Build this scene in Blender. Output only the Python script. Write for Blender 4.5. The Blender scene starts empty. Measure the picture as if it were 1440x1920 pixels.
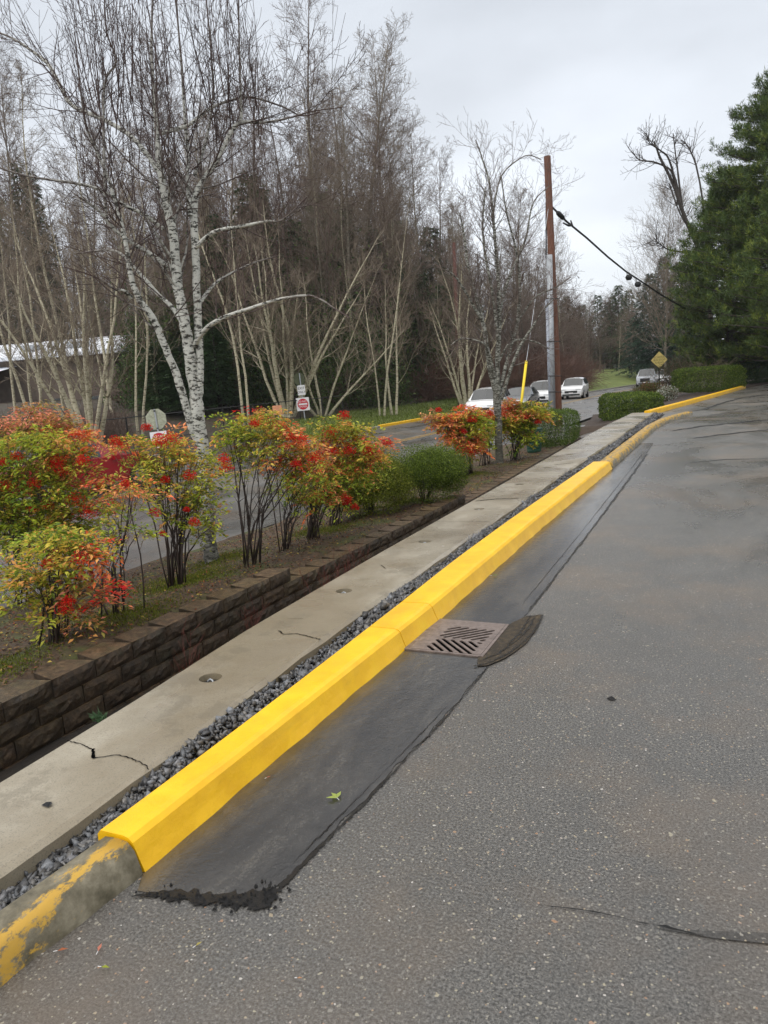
import bpy, math, random
import numpy as np
from mathutils import Vector, Matrix
R = math.radians
random.seed(7)
rng = np.random.default_rng(11)
scn = bpy.context.scene
COL = scn.collection

# ------------------------------------------------------------------ camera
# world: +Y runs along the yellow kerb, +X across it to the right, the car park surface is z = 0
HC, PITCH, ROLL, HEAD, FPX = 1.6, R(10.04), R(3.68), R(25.0), 1386.7
F = Vector((-math.sin(HEAD) * math.cos(PITCH), math.cos(HEAD) * math.cos(PITCH), -math.sin(PITCH)))
R0 = Vector((math.cos(HEAD), math.sin(HEAD), 0)); U0 = R0.cross(F)
RV = R0 * math.cos(ROLL) - U0 * math.sin(ROLL); UV = U0 * math.cos(ROLL) + R0 * math.sin(ROLL)
cam = bpy.data.cameras.new('camera'); camo = bpy.data.objects.new('camera', cam); COL.objects.link(camo)
cam.sensor_fit = 'VERTICAL'; cam.sensor_height = 36; cam.lens = 26.0; cam.clip_end = 3000; cam.clip_start = .05
camo.matrix_world = Matrix(((RV.x, UV.x, -F.x, 0), (RV.y, UV.y, -F.y, 0), (RV.z, UV.z, -F.z, HC), (0, 0, 0, 1)))
scn.camera = camo
EYE = Vector((0, 0, HC))
HV = Vector((-math.sin(HEAD), math.cos(HEAD), 0))

def ray(px, py):
    return RV * ((px - 720) / FPX) + UV * ((960 - py) / FPX) + F
def P(px, py, D):                       # point seen at photo position (px, py), D metres ahead of the eye
    d = ray(px, py); return EYE + d * (D / d.dot(HV))
def G(px, py, zf):                      # point on the ground of height zf (number or function of x, y)
    d = ray(px, py); z = zf if not callable(zf) else -.5
    for _ in range(12):
        p = EYE + d * ((z - HC) / d.z)
        if not callable(zf): break
        z = .5 * z + .5 * zf(p.x, p.y)
    return p
def AT(px, D, z):                       # point above photo column px (taken at the horizon), D metres ahead, height z
    d = ray(px, 714 - .0643 * (px - 720)); p = EYE + d * (D / d.dot(HV)); p.z = z; return p

# ------------------------------------------------------------------ tags and mesh helpers
def tag(o, label=None, cat=None, group=None, kind=None):
    if label: o['label'] = label
    if cat: o['category'] = cat
    if group: o['group'] = group
    if kind: o['kind'] = kind
    return o
def empty(name, loc=(0, 0, 0), rz=0, **k):
    o = bpy.data.objects.new(name, None); COL.objects.link(o); o.location = loc; o.rotation_euler = (0, 0, rz)
    o.empty_display_size = .1
    return tag(o, **k)
def link(name, me, m, parent=None, **k):
    o = bpy.data.objects.new(name, me); COL.objects.link(o)
    if m is not None and len(me.materials) == 0: me.materials.append(m)
    if parent is not None: o.parent = parent
    return tag(o, **k)
def copy_thing(o, parent=None):
    c = o.copy(); COL.objects.link(c)
    if parent is not None: c.parent = parent
    for ch in o.children: copy_thing(ch, c)
    return c

class MB:
    def __init__(s): s.v = []; s.f = []; s.c = []; s.sm = False
    def add(s, vs, fs, col=None):
        b = len(s.v); s.v += [tuple(x) for x in vs]; s.f += [tuple(b + i for i in f) for f in fs]
        s.c += [col or (1, 1, 1)] * len(vs)
    def box(s, x0, x1, y0, y1, z0, z1, M=None, col=None):
        v = [Vector(p) for p in ((x0,y0,z0),(x1,y0,z0),(x1,y1,z0),(x0,y1,z0),(x0,y0,z1),(x1,y0,z1),(x1,y1,z1),(x0,y1,z1))]
        if M is not None: v = [M @ p for p in v]
        s.add(v, [(3,2,1,0),(4,5,6,7),(0,1,5,4),(1,2,6,5),(2,3,7,6),(3,0,4,7)], col)
    def tube(s, pts, rad, k=8, cap=True, col=None):
        n = len(pts); pts = [Vector(p) for p in pts]
        if not hasattr(rad, '__len__'): rad = [rad] * n
        vs = []; up = Vector((0, 0, 1))
        prev = None
        for i in range(n):
            d = (pts[min(i+1, n-1)] - pts[max(i-1, 0)]).normalized()
            if prev is None:
                a = d.cross(up if abs(d.z) < .9 else Vector((1, 0, 0))).normalized()
            else:
                a = (prev - d * prev.dot(d)).normalized()
            prev = a; b = d.cross(a)
            for j in range(k):
                t = 2 * math.pi * j / k
                vs.append(pts[i] + (a * math.cos(t) + b * math.sin(t)) * rad[i])
        fs = [(i*k+j, i*k+(j+1) % k, (i+1)*k+(j+1) % k, (i+1)*k+j) for i in range(n-1) for j in range(k)]
        if cap: fs += [tuple(range(k))[::-1], tuple((n-1)*k+j for j in range(k))]
        s.add(vs, fs, col)
    def prism(s, poly, z0, z1, M=None, col=None):
        n = len(poly); v = [Vector((x, y, z0)) for x, y in poly] + [Vector((x, y, z1)) for x, y in poly]
        if M is not None: v = [M @ p for p in v]
        s.add(v, [tuple(range(n))[::-1], tuple(range(n, 2*n))] + [(i, (i+1) % n, n+(i+1) % n, n+i) for i in range(n)], col)
    def mesh(s, name, smooth=False):
        me = bpy.data.meshes.new(name); me.from_pydata(s.v, [], s.f); 
        a = me.color_attributes.new('col', 'FLOAT_COLOR', 'POINT')
        a.data.foreach_set('color', np.array([c + (1,) for c in s.c], dtype='f').ravel())
        if smooth: me.polygons.foreach_set('use_smooth', [True] * len(me.polygons))
        me.update(); return me
    def build(s, name, m, parent=None, smooth=False, **k):
        return link(name, s.mesh(name, smooth), m, parent, **k)

def np_mesh(name, V, Fa, C=None, smooth=False):     # V (n,3), Fa (m,k)
    me = bpy.data.meshes.new(name); V = np.asarray(V, 'f'); Fa = np.asarray(Fa, 'i'); k = Fa.shape[1]; m = len(Fa)
    me.vertices.add(len(V)); me.vertices.foreach_set('co', V.ravel())
    me.loops.add(m * k); me.loops.foreach_set('vertex_index', Fa.ravel())
    me.polygons.add(m); me.polygons.foreach_set('loop_start', np.arange(0, m * k, k, dtype='i'))
    me.polygons.foreach_set('loop_total', np.full(m, k, 'i'))
    if smooth: me.polygons.foreach_set('use_smooth', np.ones(m, bool))
    me.update(calc_edges=True)
    if C is not None:
        a = me.color_attributes.new('col', 'FLOAT_COLOR', 'POINT')
        a.data.foreach_set('color', np.hstack([np.asarray(C, 'f'), np.ones((len(V), 1), 'f')]).ravel())
    return me

def leaf_mesh(name, cen, d, nrm, L, W, C, fold=.25):   # pointed leaves: arrays (n,3)
    cen = np.asarray(cen, 'f'); d = np.asarray(d, 'f'); nrm = np.asarray(nrm, 'f'); n = len(cen)
    d /= np.linalg.norm(d, axis=1, keepdims=True) + 1e-9
    s = np.cross(d, nrm); s /= np.linalg.norm(s, axis=1, keepdims=True) + 1e-9
    up = np.cross(s, d); L = np.asarray(L, 'f').reshape(-1, 1) * np.ones((n, 1)); W = np.asarray(W, 'f').reshape(-1, 1) * np.ones((n, 1))
    V = np.empty((n, 4, 3), 'f')
    V[:, 0] = cen; V[:, 1] = cen + d * L * .42 + s * W * .5 + up * W * fold
    V[:, 2] = cen + d * L; V[:, 3] = cen + d * L * .42 - s * W * .5 + up * W * fold
    i = np.arange(n)[:, None] * 4
    Fa = np.vstack([np.hstack([i, i+1, i+2]), np.hstack([i, i+2, i+3])])
    return np_mesh(name, V.reshape(-1, 3), Fa, np.repeat(C, 4, axis=0))

def seg_mesh(name, segs, k=3, C=None):        # segs: list of (p0,p1,r0,r1); stores radius in 'col'.r
    A = np.array([(*a, *b, r0, r1) for a, b, r0, r1 in segs], 'f'); n = len(A)
    p0, p1, r0, r1 = A[:, :3], A[:, 3:6], A[:, 6:7], A[:, 7:8]
    d = p1 - p0; d /= np.linalg.norm(d, axis=1, keepdims=True) + 1e-9
    ref = np.where(np.abs(d[:, 2:3]) < .9, np.array([[0, 0, 1.]]), np.array([[1., 0, 0]]))
    a = np.cross(d, ref); a /= np.linalg.norm(a, axis=1, keepdims=True) + 1e-9; b = np.cross(d, a)
    V = np.empty((n, 2 * k, 3), 'f'); Cc = np.zeros((n, 2 * k, 3), 'f')
    for j in range(k):
        t = 2 * math.pi * j / k; o = a * math.cos(t) + b * math.sin(t)
        V[:, j] = p0 + o * r0; V[:, k + j] = p1 + o * r1
        Cc[:, j, 0] = r0[:, 0]; Cc[:, k + j, 0] = r1[:, 0]
    i = np.arange(n)[:, None] * 2 * k
    Fa = np.vstack([np.hstack([i + j, i + (j+1) % k, i + k + (j+1) % k, i + k + j]) for j in range(k)])
    return np_mesh(name, V.reshape(-1, 3), Fa, Cc.reshape(-1, 3), smooth=False)

# ------------------------------------------------------------------ materials
class NT:
    def __init__(s, name):
        s.m = bpy.data.materials.new(name); s.m.use_nodes = True; s.t = s.m.node_tree; s.t.nodes.clear()
        s.out = s.n('ShaderNodeOutputMaterial'); s.co = None
    def n(s, ty, **k):
        o = s.t.nodes.new(ty)
        for a, b in k.items(): setattr(o, a, b)
        return o
    def l(s, a, b): s.t.links.new(a, b)
    def coord(s):
        if s.co is None: s.co = s.n('ShaderNodeTexCoord')
        return s.co.outputs['Object']
    def noise(s, scale, detail=4, rough=.55, vec=None, dist=0):
        o = s.n('ShaderNodeTexNoise'); o.inputs['Scale'].default_value = scale; o.inputs['Detail'].default_value = detail
        o.inputs['Roughness'].default_value = rough; o.inputs['Distortion'].default_value = dist
        s.l(vec if vec is not None else s.coord(), o.inputs['Vector']); return o.outputs['Fac']
    def voro(s, scale, feat='F1', out='Distance', vec=None, rnd=1):
        o = s.n('ShaderNodeTexVoronoi', feature=feat); o.inputs['Scale'].default_value = scale
        o.inputs['Randomness'].default_value = rnd
        s.l(vec if vec is not None else s.coord(), o.inputs['Vector']); return o.outputs[out]
    def scale(s, v, sc=(1, 1, 1), rot=(0, 0, 0)):
        o = s.n('ShaderNodeMapping'); o.inputs['Scale'].default_value = sc; o.inputs['Rotation'].default_value = rot
        s.l(v, o.inputs['Vector']); return o.outputs['Vector']
    def ramp(s, fac, stops, interp='LINEAR'):
        o = s.n('ShaderNodeValToRGB'); e = o.color_ramp; e.interpolation = interp
        for i, (p, c) in enumerate(stops):
            if not hasattr(c, '__len__'): c = (c, c, c)
            el = e.elements[i] if i < 2 else e.elements.new(p)
            el.position = p; el.color = (*c, 1)
        s.l(fac, o.inputs['Fac']); return o.outputs['Color']
    def mix(s, fac, a, b, mode='MIX'):
        o = s.n('ShaderNodeMix', data_type='RGBA', blend_type=mode)
        for v, i in ((fac, 0), (a, 6), (b, 7)):
            if hasattr(v, 'default_value') or hasattr(v, 'is_linked'): s.l(v, o.inputs[i])
            elif hasattr(v, '__len__'): o.inputs[i].default_value = (*v, 1)
            else: o.inputs[i].default_value = v if i == 0 else (v, v, v, 1)
        return o.outputs[2]
    def math(s, op, a, b=0):
        o = s.n('ShaderNodeMath', operation=op)
        for v, i in ((a, 0), (b, 1)):
            if hasattr(v, 'is_linked'): s.l(v, o.inputs[i])
            else: o.inputs[i].default_value = v
        return o.outputs[0]
    def attr(s): return s.n('ShaderNodeVertexColor', layer_name='col').outputs['Color']
    def bump(s, h, st=.5, d=.01, prev=None):
        o = s.n('ShaderNodeBump'); o.inputs['Strength'].default_value = st; o.inputs['Distance'].default_value = d
        s.l(h, o.inputs['Height'])
        if prev is not None: s.l(prev, o.inputs['Normal'])
        return o.outputs['Normal']
    def fin(s, col, rough=.6, bump=None, metal=0, spec=.5, trans=0, emit=None, coat=0):
        b = s.n('ShaderNodeBsdfPrincipled')
        for v, k in ((col, 'Base Color'), (rough, 'Roughness'), (metal, 'Metallic'), (spec, 'Specular IOR Level'), (coat, 'Coat Weight')):
            if hasattr(v, 'is_linked'): s.l(v, b.inputs[k])
            else: b.inputs[k].default_value = (*v, 1) if hasattr(v, '__len__') else v
        if bump is not None: s.l(bump, b.inputs['Normal'])
        r = b.outputs[0]
        if trans:
            t = s.n('ShaderNodeBsdfTranslucent'); x = s.n('ShaderNodeMixShader'); x.inputs[0].default_value = trans
            if hasattr(col, 'is_linked'): s.l(col, t.inputs[0])
            else: t.inputs[0].default_value = (*col, 1)
            s.l(r, x.inputs[1]); s.l(t.outputs[0], x.inputs[2]); r = x.outputs[0]
        s.l(r, s.out.inputs[0]); return s.m

def flat(name, c, rough=.6, metal=0, spec=.5, var=.12, nscale=6, coat=0):
    t = NT(name); f = t.noise(nscale, 5)
    c0 = tuple(x * (1 - var) for x in c); c1 = tuple(min(1, x * (1 + var)) for x in c)
    return t.fin(t.ramp(f, [(.3, c0), (.7, c1)]), rough, metal=metal, spec=spec, coat=coat)

def asphalt(name, base=.055, wet=.35, stones=True, tint=(1, .965, .9)):
    t = NT(name); co = t.coord()
    big = t.noise(.35, 5); mid = t.noise(3.2, 6, .65); fine = t.noise(105, 5, .78); grit = t.noise(190, 3, .8)
    c = t.ramp(fine, [(.37, tuple(base * .12 * x for x in tint)), (.5, tuple(base * x for x in tint)), (.63, tuple(base * 2.4 * x for x in tint))])
    c = t.mix(t.ramp(mid, [(.38, 0), (.75, .4)]), c, tuple(base * .6 * x for x in tint))
    c = t.mix(t.ramp(t.noise(.7, 5, .65), [(.47, 0), (.66, .62)]), c, (base * 1.75, base * 1.3, base * .9))
    if stones:
        for sc, th, dd in ((110, .86, .36), (70, .93, .33), (38, .97, .27)):
            v = t.n('ShaderNodeTexVoronoi'); v.inputs['Scale'].default_value = sc
            w = t.n('ShaderNodeVectorMath', operation='ADD'); ns = t.n('ShaderNodeTexNoise'); ns.inputs['Scale'].default_value = sc * 1.3
            t.l(co, ns.inputs['Vector']); sv = t.n('ShaderNodeVectorMath', operation='SCALE'); sv.inputs['Scale'].default_value = .9 / sc
            t.l(ns.outputs['Color'], sv.inputs[0]); t.l(co, w.inputs[0]); t.l(sv.outputs[0], w.inputs[1]); t.l(w.outputs[0], v.inputs['Vector'])
            sep = t.n('ShaderNodeSeparateColor'); t.l(v.outputs['Color'], sep.inputs[0])
            pick = t.math('GREATER_THAN', sep.outputs[0], t.math('ADD', th - .03, t.math('MULTIPLY', t.noise(1.3, 3), .06)))
            near = t.math('LESS_THAN', v.outputs['Distance'], dd)
            sc_c = t.ramp(sep.outputs[1], [(0, (.14, .14, .13)), (.5, (.3, .28, .24)), (.8, (.42, .38, .27)), (.93, (.36, .2, .11)), (1, (.65, .64, .6))])
            c = t.mix(t.math('MULTIPLY', pick, near), c, sc_c)
    lane = t.noise(.55, 5, .62, t.scale(co, (1, .55, 1), (0, 0, .35)), .6)
    wm = t.ramp(lane, [(.4, 0), (.6, 1)])
    c = t.mix(t.math('MULTIPLY', wm, .3), c, tuple(base * .3 * x for x in tint))
    c = t.mix(t.ramp(t.noise(7, 6, .75), [(.66, 0), (.74, .35)]), c, (.24, .225, .19))
    rg = t.math('ADD', t.math('MULTIPLY', wm, -.2), wet + .14)
    b1 = t.n('ShaderNodeBump'); b1.inputs['Distance'].default_value = .008; t.l(fine, b1.inputs['Height']); t.l(t.math('SUBTRACT', 1.0, t.math('MULTIPLY', wm, .55)), b1.inputs['Strength'])
    b = t.bump(grit, .35, .002, b1.outputs['Normal']); b = t.bump(mid, .2, .01, b)
    return t.fin(c, rg, b, spec=.8)

M = {}
M['lot'] = asphalt('lot_asphalt', .1, .28)
M['street'] = asphalt('street_asphalt', .1, .3, stones=False)
def wetpatch():
    t = NT('wet_asphalt'); co = t.coord(); st = t.scale(co, (1.6, .45, 1))
    a = t.noise(2.6, 9, .74, st, .3); f = t.noise(85, 5, .75)
    c = t.ramp(a, [(.34, (.009, .008, .007)), (.46, (.024, .021, .018)), (.57, (.06, .054, .045)), (.72, (.13, .105, .07))])
    sx = t.n('ShaderNodeSeparateXYZ'); t.l(co, sx.inputs[0])
    k = t.math('ADD', sx.outputs[0], t.math('MULTIPLY', t.math('SUBTRACT', t.noise(3.5, 5, .7), .5), .35))
    c = t.mix(t.ramp(f, [(.42, 0), (.6, .75)]), c, (.012, .011, .01)); c = t.mix(t.ramp(t.noise(120, 4, .8), [(.6, 0), (.7, .6)]), c, (.16, .15, .13))
    c = t.mix(t.ramp(t.math('MULTIPLY', t.math('ADD', k, 1.78), 9), [(0, .6), (1, 0)]), c, (.12, .085, .04))
    rg = t.ramp(t.noise(1.3, 5, .6, st), [(.42, .03), (.58, .26)])
    w = t.noise(14, 3, .5, co, 1.2)
    b = t.bump(f, .3, .004); b = t.bump(w, .22, .008, b)
    return t.fin(c, rg, b, spec=.9)
M['wet'] = wetpatch()
def tar():
    t = NT('tar'); f = t.noise(28, 6, .75); 
    return t.fin(t.ramp(f, [(.35, (.004, .004, .005)), (.7, (.026, .025, .024))]), .38, t.bump(t.noise(80, 5, .8), 1, .012, t.bump(f, 1, .03)))
M['tar'] = tar()
def concrete():
    t = NT('concrete'); co = t.coord()
    a = t.noise(1.4, 7, .65); b = t.noise(38, 5, .7); w = t.noise(.8, 4, .5)
    c = t.ramp(a, [(.28, (.19, .16, .11)), (.5, (.3, .265, .2)), (.72, (.41, .375, .3))])
    c = t.mix(t.ramp(b, [(.4, 0), (.66, .4)]), c, (.27, .24, .18))
    c = t.mix(t.ramp(t.noise(5, 7, .75), [(.52, 0), (.68, .6)]), c, (.2, .165, .11))
    c = t.mix(t.ramp(t.noise(.9, 4, .6, t.scale(co, (1, .5, 1))), [(.44, 0), (.58, .75)]), c, (.19, .15, .09))
    c = t.mix(t.ramp(t.noise(2.4, 8, .75), [(.55, 0), (.6, .4)]), c, (.13, .11, .075))
    c = t.mix(t.ramp(t.noise(170, 3, .7), [(.36, .55), (.46, 0)]), c, (.1, .09, .07))
    rg = t.ramp(w, [(.42, .12), (.6, .5)])
    return t.fin(c, rg, t.bump(b, .35, .004, t.bump(t.noise(4, 5, .6), .3, .012)))
M['concrete'] = concrete()
def paint(name, worn=0, band=None):
    t = NT(name); a = t.noise(5, 6, .6); f = t.noise(60, 5, .7)
    y = t.ramp(a, [(.3, (.78, .42, .004)), (.6, (.9, .52, .006)), (.8, (.93, .58, .012))])
    y = t.mix(t.ramp(t.noise(22, 6, .75), [(.6, 0), (.75, .45)]), y, (.62, .32, .01))
    y = t.mix(t.ramp(t.noise(48, 6, .8), [(.68, 0), (.74, .6)]), y, (.2, .12, .02)); y = t.mix(t.ramp(t.noise(2.2, 8, .75, t.scale(t.coord(), (1, .4, 2))), [(.54, 0), (.72, .3)]), y, (.45, .27, .03))
    rg = .38
    bm = t.bump(f, .35, .004); bm = t.bump(t.noise(9, 5, .6), .35, .015, bm)
    if worn:
        c = t.ramp(t.noise(12, 6, .7), [(.3, (.06, .052, .03)), (.5, (.15, .13, .085)), (.7, (.27, .24, .17))])
        m = t.noise(7, 10, .78, t.scale(t.coord(), (1.8, .8, 1.2)))
        y = t.mix(.75, y, (.36, .22, .05))
        geo = t.n('ShaderNodeSeparateXYZ'); t.l(t.coord(), geo.inputs[0])
        m2 = t.math('ADD', m, t.math('MULTIPLY', geo.outputs[2], 1.1))
        if band is not None: m2 = t.math('SUBTRACT', m, t.math('MULTIPLY', t.math('ABSOLUTE', t.math('SUBTRACT', geo.outputs[0], band)), 2.6)); m2 = t.math('ADD', m2, .145)
        y = t.mix(t.ramp(m2, [(.575, 0), (.625, 1)]), c, y); rg = .5
    return t.fin(y, rg, bm, spec=.4)
M['yellow'] = paint('fresh_yellow_paint'); M['worn'] = paint('worn_yellow_paint', 1); M['worn2'] = paint('flaking_yellow_paint', 1, -1.855)
def blockmat():
    t = NT('block'); a = t.noise(18, 7, .75); g = t.noise(1.7, 3)
    c = t.ramp(a, [(.3, (.012, .007, .003)), (.5, (.05, .031, .014)), (.72, (.13, .085, .045))])
    c = t.mix(t.ramp(t.noise(5, 5, .7), [(.52, 0), (.7, .45)]), c, (.045, .05, .02))
    c = t.mix(t.ramp(t.noise(2.1, 2), [(.4, 0), (.7, .6)]), c, t.mix(.0, c, c))
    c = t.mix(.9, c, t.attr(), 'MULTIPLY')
    return t.fin(c, t.ramp(g, [(.4, .3), (.6, .65)]), t.bump(t.noise(45, 6, .75), .9, .012, t.bump(a, 1, .035)))
M['block'] = blockmat()
def soil(name, c0, c1, c2, sc=9, green=None):
    t = NT(name); a = t.noise(sc, 8, .75); 
    c = t.ramp(a, [(.3, c0), (.52, c1), (.75, c2)])
    if green: c = t.mix(t.ramp(t.noise(1.6, 5, .65), [(.5, 0), (.62, .85)]), c, green)
    return t.fin(c, .75, t.bump(a, .9, .04))
M['soil'] = soil('bed_soil', (.02, .012, .006), (.075, .045, .022), (.17, .105, .055), 17, (.06, .075, .012))
M['litter'] = soil('wood_floor', (.02, .014, .01), (.045, .03, .02), (.09, .06, .04), 2.5, (.035, .045, .014))
M['mulch'] = soil('mulch', (.016, .01, .007), (.04, .025, .017), (.09, .055, .035), 6)
M['ditch'] = soil('ditch_soil', (.008, .006, .004), (.02, .014, .009), (.045, .03, .02), 8)
def grassmat():
    t = NT('grass'); a = t.noise(.6, 8, .7); b = t.noise(14, 4, .7)
    c = t.ramp(a, [(.3, (.1, .14, .025)), (.55, (.17, .22, .045)), (.75, (.26, .28, .08))])
    return t.fin(t.mix(t.ramp(b, [(.3, .4), (.6, 0)]), c, (.04, .04, .015)), .8, t.bump(b, .8, .05))
M['grass'] = grassmat()
def leafmat(name, rough=.38, trans=.25):
    t = NT(name); return t.fin(t.attr(), rough, trans=trans, spec=.22)
M['leaf'] = leafmat('leaf', .5, .42); M['needle'] = leafmat('needle', .5, .12)
def bark(name, pale, mark, thick0=.012, thick1=.03, twig=(.05, .03, .028), base_dark=None, markscale=9, mk=(.45, .56)):
    t = NT(name); co = t.coord(); sep = t.n('ShaderNodeSeparateColor'); t.l(t.attr(), sep.inputs[0])
    st = t.scale(co, (1, 1, 2.6)); a = t.noise(markscale, 7, .72, st)
    c = t.mix(t.ramp(a, [(mk[0], 1), (mk[1], 0)]), t.mix(t.noise(4, 4), pale, tuple(x * .75 for x in pale)), mark)
    if base_dark:
        z = t.n('ShaderNodeSeparateXYZ'); t.l(co, z.inputs[0])
        h = t.math('ADD', z.outputs[2], t.math('MULTIPLY', t.noise(7, 6, .75, st), base_dark[1]))
        c = t.mix(t.ramp(t.math('MULTIPLY', h, 1 / base_dark[0]), [(.62, .85), (1, 0)]), c, mark)
    f = t.math('MULTIPLY', t.math('SUBTRACT', sep.outputs[0], thick0), 1 / (thick1 - thick0))
    f = t.ramp(f, [(0, 0), (1, 1)])
    c = t.mix(f, twig, c)
    return t.fin(c, .7, t.bump(a, .5, .01))
M['birch'] = bark('birch_bark', (.6, .6, .54), (.035, .032, .024), .008, .02, (.07, .042, .036), (3.4, 4.4), 11, (.44, .5))
M['birch_small'] = bark('birch_bark_small', (.36, .36, .31), (.05, .045, .03), .007, .018, (.13, .095, .08), (4.6, 5), 10, (.47, .55))
M['pale'] = bark('pale_lichen_bark', (.56, .51, .36), (.15, .12, .07), .008, .03, (.2, .155, .11), None, 5, (.38, .5))
M['alder'] = bark('alder_bark', (.26, .23, .17), (.09, .072, .05), .012, .05, (.185, .145, .105), None, 3, (.4, .55))
M['redtwig'] = bark('reddish_bark', (.15, .12, .085), (.06, .048, .036), .012, .06, (.13, .088, .066), None, 3)
M['farbark'] = bark('far_bark', (.1, .085, .065), (.05, .04, .03), .012, .06, (.1, .075, .058), None, 3)
M['darkbark'] = bark('dark_bark', (.07, .055, .045), (.03, .022, .018), .005, .03, (.05, .035, .03), None, 6)
M['stem'] = flat('shrub_stem', (.032, .02, .015), .6, var=.5, nscale=30)
M['stalk'] = flat('leaf_stalk', (.12, .07, .03), .6, var=.4, nscale=30)
M['redstem'] = flat('red_weed_stem', (.13, .03, .02), .6, var=.3, nscale=30)
M['gravel'] = None
def attr_mat(name, rough=.5, bump=None):
    t = NT(name); c = t.attr(); f = t.noise(90, 4, .7)
    c = t.mix(t.ramp(f, [(.35, .5), (.65, 0)]), c, (.02, .02, .021))
    return t.fin(c, rough, t.bump(f, .4, .004))
M['gravel'] = attr_mat('gravel_stone', .3)
M['metalgrate'] = (lambda t: t.fin(t.ramp(t.noise(30, 6, .7), [(.3, (.1, .075, .065)), (.55, (.2, .155, .135)), (.75, (.28, .235, .21))]), .35, t.bump(t.noise(120, 4), .4, .003), metal=.25))(NT('grate_metal'))
M['black'] = flat('crack_and_shade_black', (.003, .003, .003), 1.0, var=0, spec=0)  # for crack and joint lines, and the darkness painted under the grate
M['blackmetal'] = flat('black_metal', (.012, .012, .013), .45)
M['rubber'] = flat('black_rubber', (.012, .012, .013), .6)
M['galv'] = flat('galvanised_metal', (.36, .38, .4), .45, metal=.3, var=.15)
M['galv2'] = flat('grey_conduit', (.3, .33, .38), .45, var=.12)
M['signback'] = flat('algae_stained_metal', (.36, .37, .27), .5, var=.3, nscale=14)
M['signback2'] = flat('dark_green_stained_metal', (.09, .1, .05), .5, var=.35, nscale=14)
M['white'] = flat('white_sign_face', (.78, .76, .77), .4, var=.05)
M['red'] = flat('red_sign_face', (.55, .01, .03), .4, var=.05)
M['orange'] = flat('orange_board', (.7, .3, .17), .5, var=.15)
M['ink'] = flat('dark_lettering', (.015, .015, .015), .5, var=0)
M['inky'] = flat('faded_lettering', (.16, .13, .04), .5, var=.1)
M['signyellow'] = flat('faded_yellow_sign', (.62, .5, .17), .45, var=.12, nscale=5)
M['guyyellow'] = flat('yellow_plastic', (.85, .62, .02), .4, var=.05)
def polemat():
    t = NT('pole_wood'); a = t.noise(9, 6, .7, t.scale(t.coord(), (9, 9, .5)))
    return t.fin(t.ramp(a, [(.3, (.07, .026, .014)), (.55, (.17, .07, .04)), (.75, (.26, .12, .07))]), .75, t.bump(a, .5, .01))
M['pole'] = polemat()
M['pole2'] = flat('dark_red_pole_wood', (.085, .03, .02), .75, var=.4, nscale=8)
M['carwhite'] = flat('white_car_paint', (.72, .73, .74), .2, var=.02, coat=.6)
M['carblack'] = flat('dark_car_paint', (.03, .035, .04), .2, var=.02, coat=.6)
M['carsilver'] = flat('silver_car_paint', (.4, .42, .44), .25, metal=.3, var=.02, coat=.5)
M['carred'] = flat('red_car_paint', (.3, .008, .015), .2, var=.02, coat=.6)
M['glass'] = flat('car_glass', (.02, .026, .03), .08, var=.05, spec=.9)
M['lamp'] = flat('headlamp_glass', (.5, .52, .54), .12, var=.05)
M['rim'] = flat('alloy_rim', (.3, .3, .31), .3, metal=.6)
M['binplastic'] = flat('green_plastic', (.012, .06, .035), .4, var=.12)
M['roofwhite'] = flat('white_metal_roof', (.72, .75, .8), .45, var=.06, nscale=.8)
M['brick'] = flat('brown_building_wall', (.12, .09, .07), .8, var=.25, nscale=1.5)
M['darkwall'] = flat('dark_porch', (.05, .045, .042), .8, var=.2)
M['roadpaint'] = (lambda t: t.fin(t.ramp(t.noise(20, 6, .75), [(.4, (.16, .1, .03)), (.55, (.5, .3, .05))]), .5))(NT('yellow_road_paint'))
M['kerbconc'] = flat('grey_kerb_concrete', (.2, .19, .17), .6, var=.3, nscale=4)

# ------------------------------------------------------------------ heights
def lerp(a, b, t): return a + (b - a) * t
def interp(tab, s):
    if s <= tab[0][0]: return tab[0][1]
    for (a, b), (c, d) in zip(tab, tab[1:]):
        if s <= c: return lerp(b, d, (s - a) / (c - a))
    return tab[-1][1]
def sm(a, b, x): t = max(0, min(1, (x - a) / (b - a))); return t * t * (3 - 2 * t)
CEN = [(-60, -24), (-10, -17), (0, -15.6), (10, -14.4), (18, -13.5), (27, -12), (40, -11.3), (58, -10.5), (70, -9.8), (90, -7.2), (120, 0), (160, 14), (220, 40), (300, 80)]
NEAR = [(-60, -17), (-10, -9.6), (0, -8.6), (6, -8.0), (10, -7.5), (20, -7.0), (30, -6.4), (40, -6.0), (58, -5.6), (70, -4.9), (90, -2), (120, 5.5), (160, 19.5), (220, 45), (300, 86)]
FAR = [(-60, -33), (-10, -26), (10, -21.5), (20, -18.9), (34, -16.9), (47, -15.9), (60, -14.4), (73, -12.6), (92, -10.2), (120, -4.5), (160, 8.5), (220, 34), (300, 73)]
ZS = -.85
def wall_top(y): return -.3 if y < 6.62 else (-.44 if y < 12.02 else -.58)
def wall_x(y): return interp([(-4, -4.35), (3, -4.22), (6.6, -4.17), (9, -4.12), (12, -4.08), (20, -4.15), (24.5, -4.2)], y)
def bedz(x, y):
    zt = interp([(5.8, -.315), (7.2, -.455), (11.2, -.47), (13, -.6)], y)
    return lerp(zt, -.8, sm(0, 1, min(1, max(0, (wall_x(y) - .25 - x) / 3.2)))) + .02 * math.sin(x * 5.1 + y * 3.3)
def farz(x, y):
    d = interp(FAR, y) - x
    k = .35 + .65 * sm(22, 40, y)
    return -.87 + k * (1.7 * sm(0, 14, d)) + max(0, min(120, d - 14)) * .035 * k + .06 * math.sin(x * .9) * math.sin(y * .7) * sm(1, 4, d)
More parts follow.
